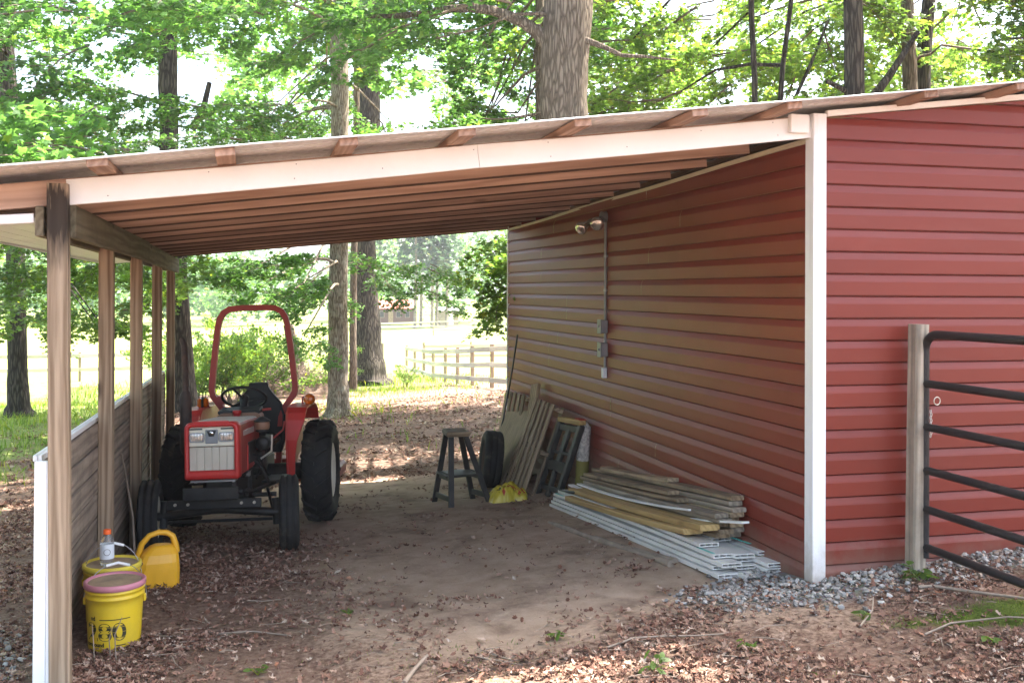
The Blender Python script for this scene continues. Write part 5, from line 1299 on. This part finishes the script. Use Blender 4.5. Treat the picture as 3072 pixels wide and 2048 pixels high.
for n, (pts, rad) in TREES.items():
    lab, bk_ = LAB[n]
    base = Vector(pts[-1])
    tr = thing('tree', lab, 'tree', base, group='trees round the barn')
    P_ = [Vector(p) - base for p in pts[::-1]]; rr = rad[::-1]
    top = P_[-1]
    if n[0] == 't':                        # carry the trunk on above the picture
        d = (P_[-1] - P_[-2]).normalized()
        hgt = 14 if rr[-1] > .12 else 9
        for k in range(1, 4):
            P_.append(P_[-1] + (d + Vector((random.uniform(-.05, .05), random.uniform(-.05, .05), 0))).normalized() * max(.8, (hgt - top.z) / 3)); rr = rr + [rr[-1] * .72]
    # dense resample so bark relief and sway show
    Q, q = [], []
    for i in range(len(P_) - 1):
        for k in range(3):
            f = k / 3; Q.append(P_[i].lerp(P_[i + 1], f) + Vector((random.uniform(-1, 1), random.uniform(-1, 1), 0)) * rr[i] * .06); q.append(rr[i] * (1 - f) + rr[i + 1] * f)
    Q.append(P_[-1]); q.append(rr[-1])
    b = MB(); nn = 24 if max(rr) > .15 else 10
    b.tube(Q, q, nn, cap=False)
    vv_ = []
    ph = random.random() * 9
    for i, v_ in enumerate(b.v):           # lobed, uneven trunk section
        c_ = Q[i // nn]; a = 2 * math.pi * (i % nn) / nn
        h_ = v_[2]
        k_ = 1 + .05 * math.sin(3 * a + ph + h_ * .8) + .035 * math.sin(7 * a + h_ * 1.7) + (.16 * max(0, 1 - h_ / .7) * math.sin(5 * a + ph))
        vv_.append(tuple(c_ + (Vector(v_) - c_) * k_))
    b.v = vv_
    b.build('trunk', MT[bk_], tr)
    bl_ = [tuple(int(x) for x in s.split()) for s in BOUGHS.get(n, '').split(';') if s]
    crown = sub_empty('crown', tr)
    def limb(pt, rd, ns=5):
        q_ = MB(); q_.tube(pt, rd, ns, cap=False); q_.build('limb', MT[bk_], tr)
    for i, (x, y, z, yw, s, kd) in enumerate(bl_):
        p = Vector((x / 100, y / 100, z / 100)) - base
        o = link('bough', BM[kd], crown)
        o.location = p
        sc = s / 100
        o.scale = (sc, sc, sc)
        o.rotation_euler = (R(random.uniform(-18, 18)), R(random.uniform(-8, 22)), R(yw))
        if i % (4 if n in ('t6', 't7', 't8', 't9', 't10') else 2) == 0 and s < 190:
            # thin limb back towards the trunk
            hz = math.hypot(p.x, p.y)
            if hz < 7:
                zt = p.z + .25 * hz - .2
                j = min(range(len(Q)), key=lambda k: abs(Q[k].z - zt))
                a = Q[j]; mid = a.lerp(p, .5) + Vector((random.uniform(-.2, .2), random.uniform(-.2, .2), .18 * hz * .5))
                pt = [a, a.lerp(mid, .5) + Vector((0, 0, .05)), mid, mid.lerp(p, .55), p]
                limb(pt, [.035, .03, .024, .018, .012])
    if n == 't5':                          # big arched limb to the left, small one to the right
        a = Vector(P_[0]) * 0
        def at(u): return Vector(u) - base
        limb([at(p_) for p_ in ((.98, 8.13, 4.95), (.85, 8.15, 5.12), (.74, 8.17, 5.22), (.57, 8.21, 5.34), (.37, 8.27, 5.44), (.13, 8.33, 5.52), (-.13, 8.39, 5.55), (-.44, 8.47, 5.53), (-.79, 8.56, 5.47), (-1.17, 8.66, 5.43), (-1.7, 8.8, 5.42))], [.17, .12, .095, .082, .074, .068, .062, .055, .045, .035, .02], 12)
        limb([at(p_) for p_ in ((1.25, 7.85, 5.10), (1.55, 7.76, 4.98), (1.80, 7.69, 4.86), (2.09, 7.62, 4.85), (2.5, 7.5, 4.80))], [.05, .035, .028, .022, .012], 8)
    if n == 't2':
        limb([Vector((-.16, -.1, 5.55)), Vector((-.32, -.15, 5.72)), Vector((-.40, -.15, 5.92))], [.11, .08, .06], 8)
        limb([Vector((.1, 0, 6.7)), Vector((.35, -.1, 7.1)), Vector((.5, -.1, 7.8))], [.10, .08, .06], 8)
    if n == 't6':
        limb([Vector((0, 0, 4.6)), Vector((.5, 0, 5.2)), Vector((1.0, 0, 5.9))], [.09, .06, .04], 8)
        limb([Vector((0, 0, 4.9)), Vector((-.5, 0, 5.1))], [.05, .03], 6)
    if n == 't10':
        limb([Vector((.06, 0, 4.4)), Vector((.25, 0, 5.0)), Vector((.6, 0, 5.7)), Vector((.9, 0, 6.4))], [.035, .03, .026, .02], 6)

# ------------------------------------------------------------------ far woodland, pines, house
rg = np.random.default_rng(5)
cl = []; sz = []
for i in range(330):
    ang = rg.uniform(-50, 62)
    dd = rg.uniform(128, 190)
    x, y = -3 + dd * math.sin(R(ang)), -5 + dd * math.cos(R(ang))
    hh = rg.uniform(7, 11) + (5 if ang > 6 else 0) + (dd - 128) * .05
    rr_ = rg.uniform(2.5, 4.5)
    n = int(150)
    dv = rg.normal(0, 1, (n, 3)); dv /= np.linalg.norm(dv, axis=1, keepdims=True)
    rad_ = rg.uniform(.55, 1.0, n)[:, None]
    lump = 1 + .25 * np.sin(dv[:, :1] * 5 + i) * np.cos(dv[:, 1:2] * 4 - i)
    c_ = dv * rad_ * lump * np.array([rr_, rr_, hh * .5]) + np.array([x, y, -2.7 + hh * .52])
    cl.append(c_); sz.append(rg.uniform(.35, .75, n))
v, f = leaf_cloud(np.concatenate(cl), np.concatenate(sz), .9, STAR[::1] * 1.0, rg)
wd = link('woodland', np_mesh('woodland', v, f, [MT['leaf_far']]))
tag(wd, 'distant wall of leafy woodland across the pasture', 'woodland', kind='stuff')
def pine(x, y, h, label):
    t_ = thing('pine_tree', label, 'tree', (x, y, Z(x, y)), group='pines at the far edge of the pasture')
    b = MB(); b.tube([(0, 0, -.2), (.1, 0, h * .5), (0, 0, h)], [.20, .16, .05], 7); b.build('trunk', MT['bark_pale'], t_)
    n = 420; zz = rg.uniform(h * .38, h * 1.02, n); a = rg.uniform(0, 6.28, n); r_ = rg.uniform(.2, 1, n) * (h * 1.05 - zz) * .30 + .4
    pos = np.stack([r_ * np.cos(a), r_ * np.sin(a), zz + .3 * np.sin(a * 4)], 1)
    v, f = leaf_cloud(pos, rg.uniform(.3, .6, n), .8, STAR, rg)
    link('crown', np_mesh('pine_crown', v, f, [MT['needle']]), t_)
pine_l = ['tall pine just right of the distant red roof', 'tall pine second from the distant red roof', 'middle tall pine in the row beside the red roof', 'tall pine second from the grey shed', 'tall pine next to the small grey shed', 'tall pine standing alone left of the red roof']
for (x, y, h), l_ in zip([(14.9, 108, 15), (15.9, 110, 17), (17.0, 109, 14), (17.9, 111, 18), (18.9, 110, 15), (10.5, 112, 16)], pine_l): pine(x, y, h, l_)
hx, hy = 14.0, 119.0
ho = thing('house', 'distant low brick house with red roof among the far trees', 'house', (hx, hy, Z(hx, hy) + .1))
ho.scale = (.62, .62, .72)
b = MB(); b.box((0, 0, 1.3), (7.5, 5, 2.6)); b.build('wall', plain('brick_wall', (.10, .055, .05), .9), ho)
b = MB(); b.add([(-4.1, -3, 2.5), (4.1, -3, 2.5), (4.1, 0, 3.9), (-4.1, 0, 3.9), (4.1, 3, 2.5), (-4.1, 3, 2.5)], [(0, 1, 2, 3), (3, 2, 4, 5), (0, 3, 5), (1, 4, 2), (0, 5, 4, 1)]); b.build('roof', plain('red_roof', (.55, .14, .10), .7), ho)
for x in (-2.6, .6, 2.4):
    b = MB(); b.box((x, -2.52, 1.5), (.9, .06, 1.1)); wn_ = b.build('window', MT['greywood'], ho); b = MB(); b.box((x, -2.56, 1.5), (.76, .02, .96)); b.build('pane', MT['black'], wn_)
b = MB(); b.box((-.9, -2.52, 1.0), (.95, .06, 2.0)); b.build('door', MT['oldwood'], ho)
sx_, sy_ = 20.2, 116
sd = thing('shed', 'small distant grey shed right of the pines', 'shed', (sx_, sy_, Z(sx_, sy_) + .05))
sd.scale = (.7, .7, .75)
b = MB(); b.box((0, 0, 1.2), (3.2, 3, 2.4)); b.build('wall', MT['greywood'], sd)
b = MB(); b.add([(-1.8, -1.7, 2.35), (1.8, -1.7, 2.35), (1.8, 1.7, 2.9), (-1.8, 1.7, 2.9)], [(0, 1, 2, 3)]); b.box((0, 0, 2.42), (3.4, 3.2, .05)); b.build('roof', MT['galv'], sd)
b = MB(); b.box((.3, -1.52, .9), (.8, .06, 1.8)); b.build('door', MT['white'], sd)

# ------------------------------------------------------------------ fences
def fence(label, pts, rails, ph=1.2, pw=.10, rh=.14, grp='board fences round the pasture', mats=('fencepost', 'fence'), rt_=.03):
    fe = thing('board_fence', label, 'fence', group=grp)
    P_ = [Vector((x, y, Z(x, y))) for x, y in pts]
    for p in P_: board('post', p - Vector((0, 0, .2)), p + Vector((0, 0, ph + random.uniform(-.03, .03))), pw, pw, MT[mats[0]], fe, up=(0, -1, 0), bev=.006)
    for i in range(len(P_) - 1):
        for hz in rails:
            a, c_ = P_[i] + Vector((0, 0, hz + random.uniform(-.015, .015))), P_[i + 1] + Vector((0, 0, hz + random.uniform(-.015, .015)))
            n = (c_ - a).cross(Vector((0, 0, 1))).normalized()
            if n.dot(Vector((-3, -5, 0)) - a) < 0: n = -n
            board('rail', a + n * (pw * .5 + rt_ * .6) , c_ + n * (pw * .5 + rt_ * .6), rt_, rh, MT[mats[1]], fe, bev=.004)
fence('grey three rail board fence beyond the far end of the barn', [(3.55, 20.0), (3.486, 22.29), (3.553, 25.17), (3.6, 27.7), (3.59, 29.8), (3.53, 31.9), (3.6, 34.4), (3.65, 37.0), (3.7, 39.6)], (.22, .64, 1.08))
fence('short board fence run left of the fence gap behind the dark oak', [(2.9, 41.8), (2.2, 43.5), (1.4, 45.2), (.4, 47.0)], (.22, .64, 1.08))
fence('brown rail fence crossing the sunny pasture behind the grey one', [(5.2, 44), (8.0, 46), (11, 48), (14, 50), (17, 52)], (.5, 1.0), mats=('fencepost', 'fencepost'))
fence('thin dark fence line far across the pasture', [(8 + 6 * k, 92 - 1.0 * k) for k in range(8)], (.4, .8, 1.2), pw=.12, rh=.12)
fence('rail fence at the left edge beyond the dark barked tree', [(-20, 40), (-16.5, 39), (-13.2, 38.6), (-9.6, 38.2), (-5.5, 38.6)], (.5, 1.05), mats=('greywood', 'greywood') if False else ('fencepost', 'fence'))

# ------------------------------------------------------------------ shrubs, brush pile, stump
SHM = [bough_mesh(300 + k, MT['leaf_y'], 'shrub_bough', .05, OVAL) for k in range(3)]
def shrub(x, y, n, s, label):
    t_ = thing('shrub', label, 'shrub', (x, y, Z(x, y)), group='shrubs behind the lean-to')
    b = MB()
    for k in range(n):
        a = 2 * math.pi * k / n + random.uniform(-.3, .3); el = random.uniform(25, 80)
        o = link('foliage', SHM[k % 3], t_); o.scale = (s * random.uniform(.7, 1.1),) * 3
        o.location = (random.uniform(-.25, .25) * s, random.uniform(-.25, .25) * s, random.uniform(.0, .45) * s)
        o.rotation_euler = (random.uniform(-.6, .6), -R(el), a)
    for k in range(4): b.tube([(random.uniform(-.1, .1), random.uniform(-.1, .1), -.1), (random.uniform(-.4, .4) * s, random.uniform(-.4, .4) * s, .9 * s)], [.02, .008], 5)
    b.build('stems', MT['twig'], t_)
for a_ in [(-4.35, 23.6, 12, 1.0, 'leafy shrub nearest the last lean-to post, left of the roll bar'), (-3.55, 23.0, 13, 1.05, 'broad leafy shrub seen left inside the roll bar'),
           (-2.75, 23.6, 12, 1.0, 'bright leafy shrub in the middle of the roll bar'), (-3.1, 26.8, 12, 1.25, 'taller shrub at the back behind the brush pile'),
           (-.75, 26.3, 9, .8, 'low shrub between the leaning stump and the pale trunk'), (-4.9, 27.0, 11, 1.15, 'pale shrub at the pasture edge behind the last post'),
           (1.7, 26.4, 6, .45, 'low weedy clump at the foot of the dark oak')]: shrub(*a_)
bp = thing('brush_pile', 'heap of pulled roots, dirt and dead branches behind the tractor seat', 'brush pile', (-1.9, 24.4, Z(-1.9, 24.4) - .1))
b = MB(); n1_ = 34; n2_ = 24; vs_ = []
for i in range(n1_):
    for j in range(n2_):
        u_ = -1 + 2 * i / (n1_ - 1); w_ = -1 + 2 * j / (n2_ - 1)
        e_ = max(0, 1 - u_ * u_) * max(0, 1 - w_ * w_)
        hh_ = .62 * e_ ** .5 * (.75 + .7 * noise.noise(Vector((u_ * 2.2, w_ * 1.8, 7.1))) + .45 * noise.noise(Vector((u_ * 6, w_ * 5, 2.2))))
        vs_.append((u_ * 1.35, w_ * .8, hh_ - .05))
b.add(vs_, [(i * n2_ + j, (i + 1) * n2_ + j, (i + 1) * n2_ + j + 1, i * n2_ + j + 1) for i in range(n1_ - 1) for j in range(n2_ - 1)], 0, False)
b.build('dirt_heap', plain('root_dirt', (.13, .085, .06), .95, var=.5, nscale=20, bump=.8), bp)
b = MB()
for k in range(330):
    a = random.uniform(0, 6.28); r_ = random.uniform(.1, 1.0); p = Vector((1.25 * r_ * math.cos(a), .7 * r_ * math.sin(a), .55 * (1 - r_ * r_) + random.uniform(-.05, .15)))
    d = Vector((random.uniform(-1, 1), random.uniform(-1, .4), random.uniform(-.2, .9))).normalized() * random.uniform(.2, .6)
    b.tube([p, p + d * .5 + Vector((0, 0, random.uniform(-.05, .08))), p + d], [random.uniform(.006, .022), .009, .003], 4, cap=False)
rt_o = b.build('roots', MT['stick'], bp); rt_o['kind'] = 'stuff'
b = MB(); b.tube([(0, 0, -.2), (-.12, 0, .7), (-.30, .02, 1.4), (-.42, .05, 1.95)], [.24, .20, .17, .14], 12); 
stp = b.build('leaning_stump', MT['bark'], None, (-1.55, 25.2, Z(-1.55, 25.2))); tag(stp, 'broken trunk leaning left behind the brush pile', 'stump')
# ------------------------------------------------------------------ leaf litter, gravel, grass and weeds
rg = np.random.default_rng(21)
def scatter(n, x0, x1, y0, y1, w):
    """n points, kept with probability w(x, y)"""
    out = []
    while sum(len(o) for o in out) < n:
        x = rg.uniform(x0, x1, n); y = rg.uniform(y0, y1, n)
        k = rg.uniform(0, 1, n) < w(x, y)
        out.append(np.stack([x[k], y[k]], 1))
    return np.concatenate(out)[:n]
def onground(p, dz=0.0): return np.column_stack([p, gz(p[:, 0], p[:, 1]) + und(p[:, 0], p[:, 1]) + dz])
OAK = np.array([(0, -1), (.16, -.55), (.42, -.38), (.22, -.12), (.52, .12), (.26, .36), (.34, .68), (0, 1), (-.34, .68), (-.26, .36), (-.52, .12), (-.22, -.12), (-.42, -.38), (-.16, -.55)])
def blocked(x, y):
    barnin = (x > -.02) & (y > -.08) & (y < 6.8)
    wall = (x < -3.9) & (x > -4.08) & (y > -.2) & (y < 7)
    return barnin | wall
def w_litter(x, y):
    d, g_, gr, ms = zones(x, y)
    cl_ = vnoise(x, y, 1.6, 6)
    return np.where(blocked(x, y), 0, np.clip(1 - d * 1.05, .035, 1) * (1 - .85 * g_) * (1 - .6 * gr) * (1 - .6 * ms) * np.clip((cl_ - .33) * 3.0, .16, 1))
near = scatter(40000, -5.6, 2.4, -2.6, 2.2, w_litter)
mid_ = scatter(9000, -5.5, 0, 2.2, 6.8, w_litter)
back = scatter(19000, -7.5, 4.5, 6.6, 20, w_litter)
left = scatter(3500, -9.5, -4.1, 0, 12, w_litter)
p = np.concatenate([near, mid_, back, left])
sizes = np.concatenate([(.008 + .022 * rg.uniform(0, 1, len(near)) ** 2.2), rg.uniform(.014, .032, len(mid_)), rg.uniform(.024, .050, len(back)), rg.uniform(.022, .05, len(left))])
half = len(p) // 2; idx = rg.permutation(len(p))
for nm, sel, shp in (('oak_leaves', idx[:half], OAK), ('gum_leaves', idx[half:], STAR)):
    pos = onground(p[sel]); pos[:, 2] += rg.uniform(.003, .022, len(sel))
    v, f = leaf_cloud(pos, sizes[sel], .42, shp, rg, fold=-.35)
    # irregular curl
    v[:, 2] = np.maximum(v[:, 2] + rg.normal(0, .004, len(v)), gz(v[:, 0], v[:, 1]) + und(v[:, 0], v[:, 1]) + .002)
    lo = link('leaf_litter', np_mesh(nm, v, f, [MT['dead']]))
    tag(lo, 'fallen brown %s leaves strewn over the ground' % ('lobed oak' if shp is OAK else 'star shaped'), 'dead leaves', kind='stuff')
# twigs and seed balls
b = MB(); tp = scatter(900, -5.4, 2.2, -2.4, 2.0, w_litter)
for (x, y) in tp:
    a = random.uniform(0, 6.28); L = random.uniform(.04, .20); z = Z(x, y) + .008
    d = Vector((math.cos(a), math.sin(a), 0)) * L
    b.tube([Vector((x, y, z)) - d / 2, Vector((x, y, z + .006)) + Vector((-d.y, d.x, 0)) * random.uniform(-.15, .15), Vector((x, y, z + random.uniform(0, .012))) + d / 2], random.uniform(.0012, .0032), 4, cap=False)
for (x, y) in scatter(700, -6, 3.5, 7, 17, w_litter):
    a = random.uniform(0, 6.28); L = random.uniform(.1, .5); z = Z(x, y) + .02; d = Vector((math.cos(a), math.sin(a), random.uniform(0, .12))) * L
    b.tube([Vector((x, y, z)) - d / 2, Vector((x, y, z)) + d / 2], .004, 4, cap=False)
tw = b.build('twig_litter', MT['stick']); tag(tw, 'small dry twigs scattered through the dead leaves', 'twigs', kind='stuff')
ico = []
ph = (1 + 5 ** .5) / 2
IV = np.array([(-1, ph, 0), (1, ph, 0), (-1, -ph, 0), (1, -ph, 0), (0, -1, ph), (0, 1, ph), (0, -1, -ph), (0, 1, -ph), (ph, 0, -1), (ph, 0, 1), (-ph, 0, -1), (-ph, 0, 1)]) / 1.902
IF = np.array([(0, 11, 5), (0, 5, 1), (0, 1, 7), (0, 7, 10), (0, 10, 11), (1, 5, 9), (5, 11, 4), (11, 10, 2), (10, 7, 6), (7, 1, 8), (3, 9, 4), (3, 4, 2), (3, 2, 6), (3, 6, 8), (3, 8, 9), (4, 9, 5), (2, 4, 11), (6, 2, 10), (8, 6, 7), (9, 8, 1)])
gp_ = scatter(90, -4.9, 2.2, -2.0, 1.6, lambda x, y: np.where(blocked(x, y), 0, .25 + .75 * (vnoise(x, y, 1.2, 4) > .5)))
bv, bf = [], []
for (x, y) in gp_:
    r_ = random.uniform(.009, .014); z = Z(x, y) + r_ * .8
    sp = []
    for k, d in enumerate(IV):
        sp.append(d)
    base_i = sum(len(q) for q in bv)
    vs_ = IV * r_ * .72
    tips = (IV[IF[:, 0]] + IV[IF[:, 1]] + IV[IF[:, 2]]) / 3; tips = tips / np.linalg.norm(tips, axis=1, keepdims=True) * r_ * 1.25
    allv = np.concatenate([vs_, tips]) + np.array([x, y, z])
    fs_ = np.concatenate([np.stack([IF[:, 0], IF[:, 1], 12 + np.arange(20)], 1), np.stack([IF[:, 1], IF[:, 2], 12 + np.arange(20)], 1), np.stack([IF[:, 2], IF[:, 0], 12 + np.arange(20)], 1)])
    bf.append(fs_ + base_i); bv.append(allv)
sb = link('seed_balls', np_mesh('seed_balls', np.concatenate(bv), np.concatenate(bf), [plain('seed_ball', (.17, .075, .045), .9, var=.5)]))
tag(sb, 'spiky brown gum tree seed balls scattered on the dirt', 'seed balls', kind='stuff')
# gravel
def w_grav(x, y): return np.where(blocked(x, y), 0, np.clip(zones(x, y)[2] * 1.25 - .12, 0, 1) ** 1.3)
gp_ = np.concatenate([scatter(2700, -1.1, 3.2, -.9, .6, w_grav), scatter(900, -5.3, -4.05, -1.0, 1.6, w_grav)])
n = len(gp_)
s_ = .006 + .012 * rg.uniform(0, 1, n) ** 1.6
rad_ = 1 + rg.uniform(-.42, .35, (n, 12))
an = rg.uniform(0, 6.28, n)
vv_ = IV[None] * rad_[:, :, None] * np.stack([s_ * rg.uniform(.8, 1.4, n), s_, s_ * rg.uniform(.55, .9, n)], 1)[:, None, :]
ca_, sa_ = np.cos(an)[:, None], np.sin(an)[:, None]
vx = vv_[:, :, 0] * ca_ - vv_[:, :, 1] * sa_; vy = vv_[:, :, 0] * sa_ + vv_[:, :, 1] * ca_
pos = onground(gp_); 
V_ = np.stack([vx + pos[:, :1], vy + pos[:, 1:2], vv_[:, :, 2] + pos[:, 2:3] + s_[:, None] * rg.uniform(.2, 1.3, n)[:, None]], -1).reshape(-1, 3)
F_ = (np.arange(n)[:, None, None] * 12 + IF[None]).reshape(-1, 3)
gv = link('gravel', np_mesh('gravel', V_, F_, [MT['stone']])); tag(gv, 'loose grey gravel stones along the barn walls', 'gravel', kind='stuff')
# grass
def blades(p, hmin, hmax, wid, name, label, lean=.5):
    n = len(p); pos = onground(p, -.01); h = rg.uniform(hmin, hmax, n); a = rg.uniform(0, 6.28, n); w = wid * rg.uniform(.6, 1.3, n)
    d = np.stack([np.cos(a), np.sin(a)], 1); l = np.abs(rg.normal(0, lean, n)) * h
    az = rg.uniform(0, 6.28, n); ld = np.stack([np.cos(az), np.sin(az)], 1) * l[:, None]
    q = np.zeros((n, 5, 3))
    q[:, 0, :2] = pos[:, :2] - d * w[:, None]; q[:, 1, :2] = pos[:, :2] + d * w[:, None]
    q[:, 2, :2] = pos[:, :2] + d * w[:, None] * .7 + ld * .35; q[:, 4, :2] = pos[:, :2] - d * w[:, None] * .7 + ld * .35; q[:, 3, :2] = pos[:, :2] + ld
    q[:, :2, 2] = pos[:, 2:3]; q[:, 2, 2] = q[:, 4, 2] = pos[:, 2] + h * .6; q[:, 3, 2] = pos[:, 2] + h
    o = link(name, np_mesh(name, q.reshape(-1, 3), np.arange(n * 5).reshape(n, 5), [MT['grass']])); tag(o, label, 'grass', kind='stuff'); return o
wg = lambda x, y: np.where(blocked(x, y), 0, zones(x, y)[1] * np.clip((vnoise(x, y, .8, 8) - .2) * 2, .1, 1))
blades(scatter(16000, -14, -4.6, 6, 26, wg), .05, .22, .006, 'lawn_grass', 'patchy green grass left of the lean-to', .6)
blades(scatter(3500, -9, 6, 25, 36, wg), .08, .30, .010, 'tall_grass', 'tall bright grass and weeds at the pasture edge', .4)
wt = lambda x, y: np.where(blocked(x, y), 0, np.exp(-((x - .9) / 1.6) ** 2 - ((y - 24.5) / 2.2) ** 2) + np.exp(-((x + 1.0) / .9) ** 2 - ((y - 17) / 2.0) ** 2) * .7 + .12 * (vnoise(x, y, 1.5, 9) > .62))
blades(scatter(2200, -4, 4, 9, 27, wt), .05, .20, .008, 'litter_grass', 'thin green sprigs growing through the leaf litter', .5)
wm = lambda x, y: np.where(blocked(x, y), 0, (zones(x, y)[3] > .35) * .8 + .25 * np.exp(-((x + 1.95) / .5) ** 2 - ((y + .42) / .3) ** 2) + .5 * np.exp(-((x - 1.7) / .5) ** 2 - ((y + .15) / .35) ** 2))
blades(scatter(5200, -3.6, 2.6, -2.4, .3, wm), .008, .030, .0022, 'moss_grass', 'low moss and fine grass in patches on the front ground', .8)
# small plants
def plant(x, y, s, label, n=7):
    t_ = thing('seedling', label, 'plant', (x, y, Z(x, y)), group='seedlings in the front ground')
    pos = []; 
    b = MB()
    for k in range(n):
        a = k * 2.4; el = random.uniform(.2, .9); r_ = s * random.uniform(.4, 1)
        p_ = Vector((math.cos(a) * r_, math.sin(a) * r_, s * el)); b.tube([(0, 0, 0), p_ * .6 + Vector((0, 0, s * .25)), p_], [.0018, .0014, .001], 4, cap=False); pos.append(tuple(p_))
    b.build('stem', MT['grass'], t_)
    v, f = leaf_cloud(np.array(pos), rg.uniform(.25, .45, n) * s + .012, .5, OVAL, rg)
    for k in range(n):
        m_ = np_mesh('leaf', v[k * 8:k * 8 + 8], np.arange(8).reshape(1, 8), [MT['leaf_y']]); link('leaf', m_, t_)
for a_ in [(.52, -.30, .10, 'bright leafy seedling in the gravel right of the corner post', 14), (-1.27, -.90, .07, 'green seedling at the bottom edge right of centre', 9), (-.02, -.62, .05, 'small seedling in the litter before the corner post', 6),
           (-.75, -.78, .045, 'tiny seedling among the bright leaves on the right', 6), (-1.55, -.30, .05, 'small green sprig in front of the dirt floor', 7), (.30, -1.15, .05, 'small seedling on the mossy ground at the right', 7),
           (-3.0, -.28, .05, 'small green sprig beside the front post', 6), (-2.5, .62, .035, 'tiny green sprig on the dirt floor', 5)]: plant(*a_)
def stick(pts, r_, label):
    b = MB(); P_ = [Vector((x, y, Z(x, y) + .012 + h_)) for x, y, h_ in pts]; b.tube(P_, [r_ * (1 - .6 * k / len(P_)) for k in range(len(P_))], 6)
    tag(b.build('fallen_stick', MT['stick']), label, 'stick', 'fallen sticks in the front ground')
stick([(-1.38, -.56, 0), (-1.22, -.52, .01), (-1.05, -.55, .005), (-.92, -.62, .015), (-.80, -.64, .02)], .006, 'pale bare stick in the patch of sunlit leaves')
stick([(.44, -.44, .01), (.52, -.47, .01), (.62, -.62, .015), (.80, -.86, .01), (.95, -1.0, .01)], .011, 'grey stick below the gate')
stick([(.10, -.95, .01), (.30, -.88, .01), (.55, -.98, .02), (.75, -1.15, .01)], .006, 'thin curved stick on the moss at the right')
stick([(-3.20, .52, .0), (-3.02, .42, .012), (-2.83, .29, .0)], .006, 'short pale stick in the leaves by the front post')
stick([(-2.36, -.60, 0), (-2.29, -.48, .01), (-2.22, -.40, .03)], .012, 'stubby stick at the bottom edge left of centre')
stick([(-.10, -.72, 0), (.05, -.60, .02), (.11, -.52, .05)], .005, 'little curved twig standing on the moss')
# dry vine on the low wall and dead stalks by the bucket
b = MB(); b.tube([(-3.905, 2.30, .53), (-3.89, 2.40, .40), (-3.885, 2.52, .26), (-3.86, 2.62, .02), (-3.85, 2.66, -.25)], [.006, .007, .008, .009, .010], 6)
tag(b.build('dry_vine', MT['stick']), 'dry vine stem against the low wall beside the second post', 'vine')
for k, (x, y, h_) in enumerate([(-3.80, .36, .19), (-3.72, .33, .17), (-3.69, .30, .22)]):
    b = MB(); z = Z(x, y); b.tube([(x, y, z - .02), (x - .01, y + .01, z + h_ * .6), (x - .015 + .02 * k, y, z + h_)], [.0035, .003, .002], 5)
    tag(b.build('dead_stalk', MT['stick']), ['dead straw stalk left of the printed bucket', 'dead straw stalk across the bucket print', 'tallest dead straw stalk in front of the bucket'][k], 'stalk', 'dead stalks by the bucket')
# ------------------------------------------------------------------ summer haze over the fields
hz = MB(); hz.box((0, 300, 16.0), (1500, 1300, 46.0))
hzo = hz.build('haze', [])
hm = bpy.data.materials.new('haze_air'); hm.use_nodes = True
hn = hm.node_tree; hn.nodes.remove(hn.nodes['Principled BSDF'])
pv = hn.nodes.new('ShaderNodeVolumePrincipled')
pv.inputs['Color'].default_value = (.92, .95, 1.0, 1)
pv.inputs['Density'].default_value = .0006
pv.inputs['Anisotropy'].default_value = .3
hn.links.new(pv.outputs[0], hn.nodes['Material Output'].inputs['Volume'])
hzo.data.materials.clear(); hzo.data.materials.append(hm)
tag(hzo, 'pale summer haze lying over the pasture and far trees', 'haze', kind='stuff')
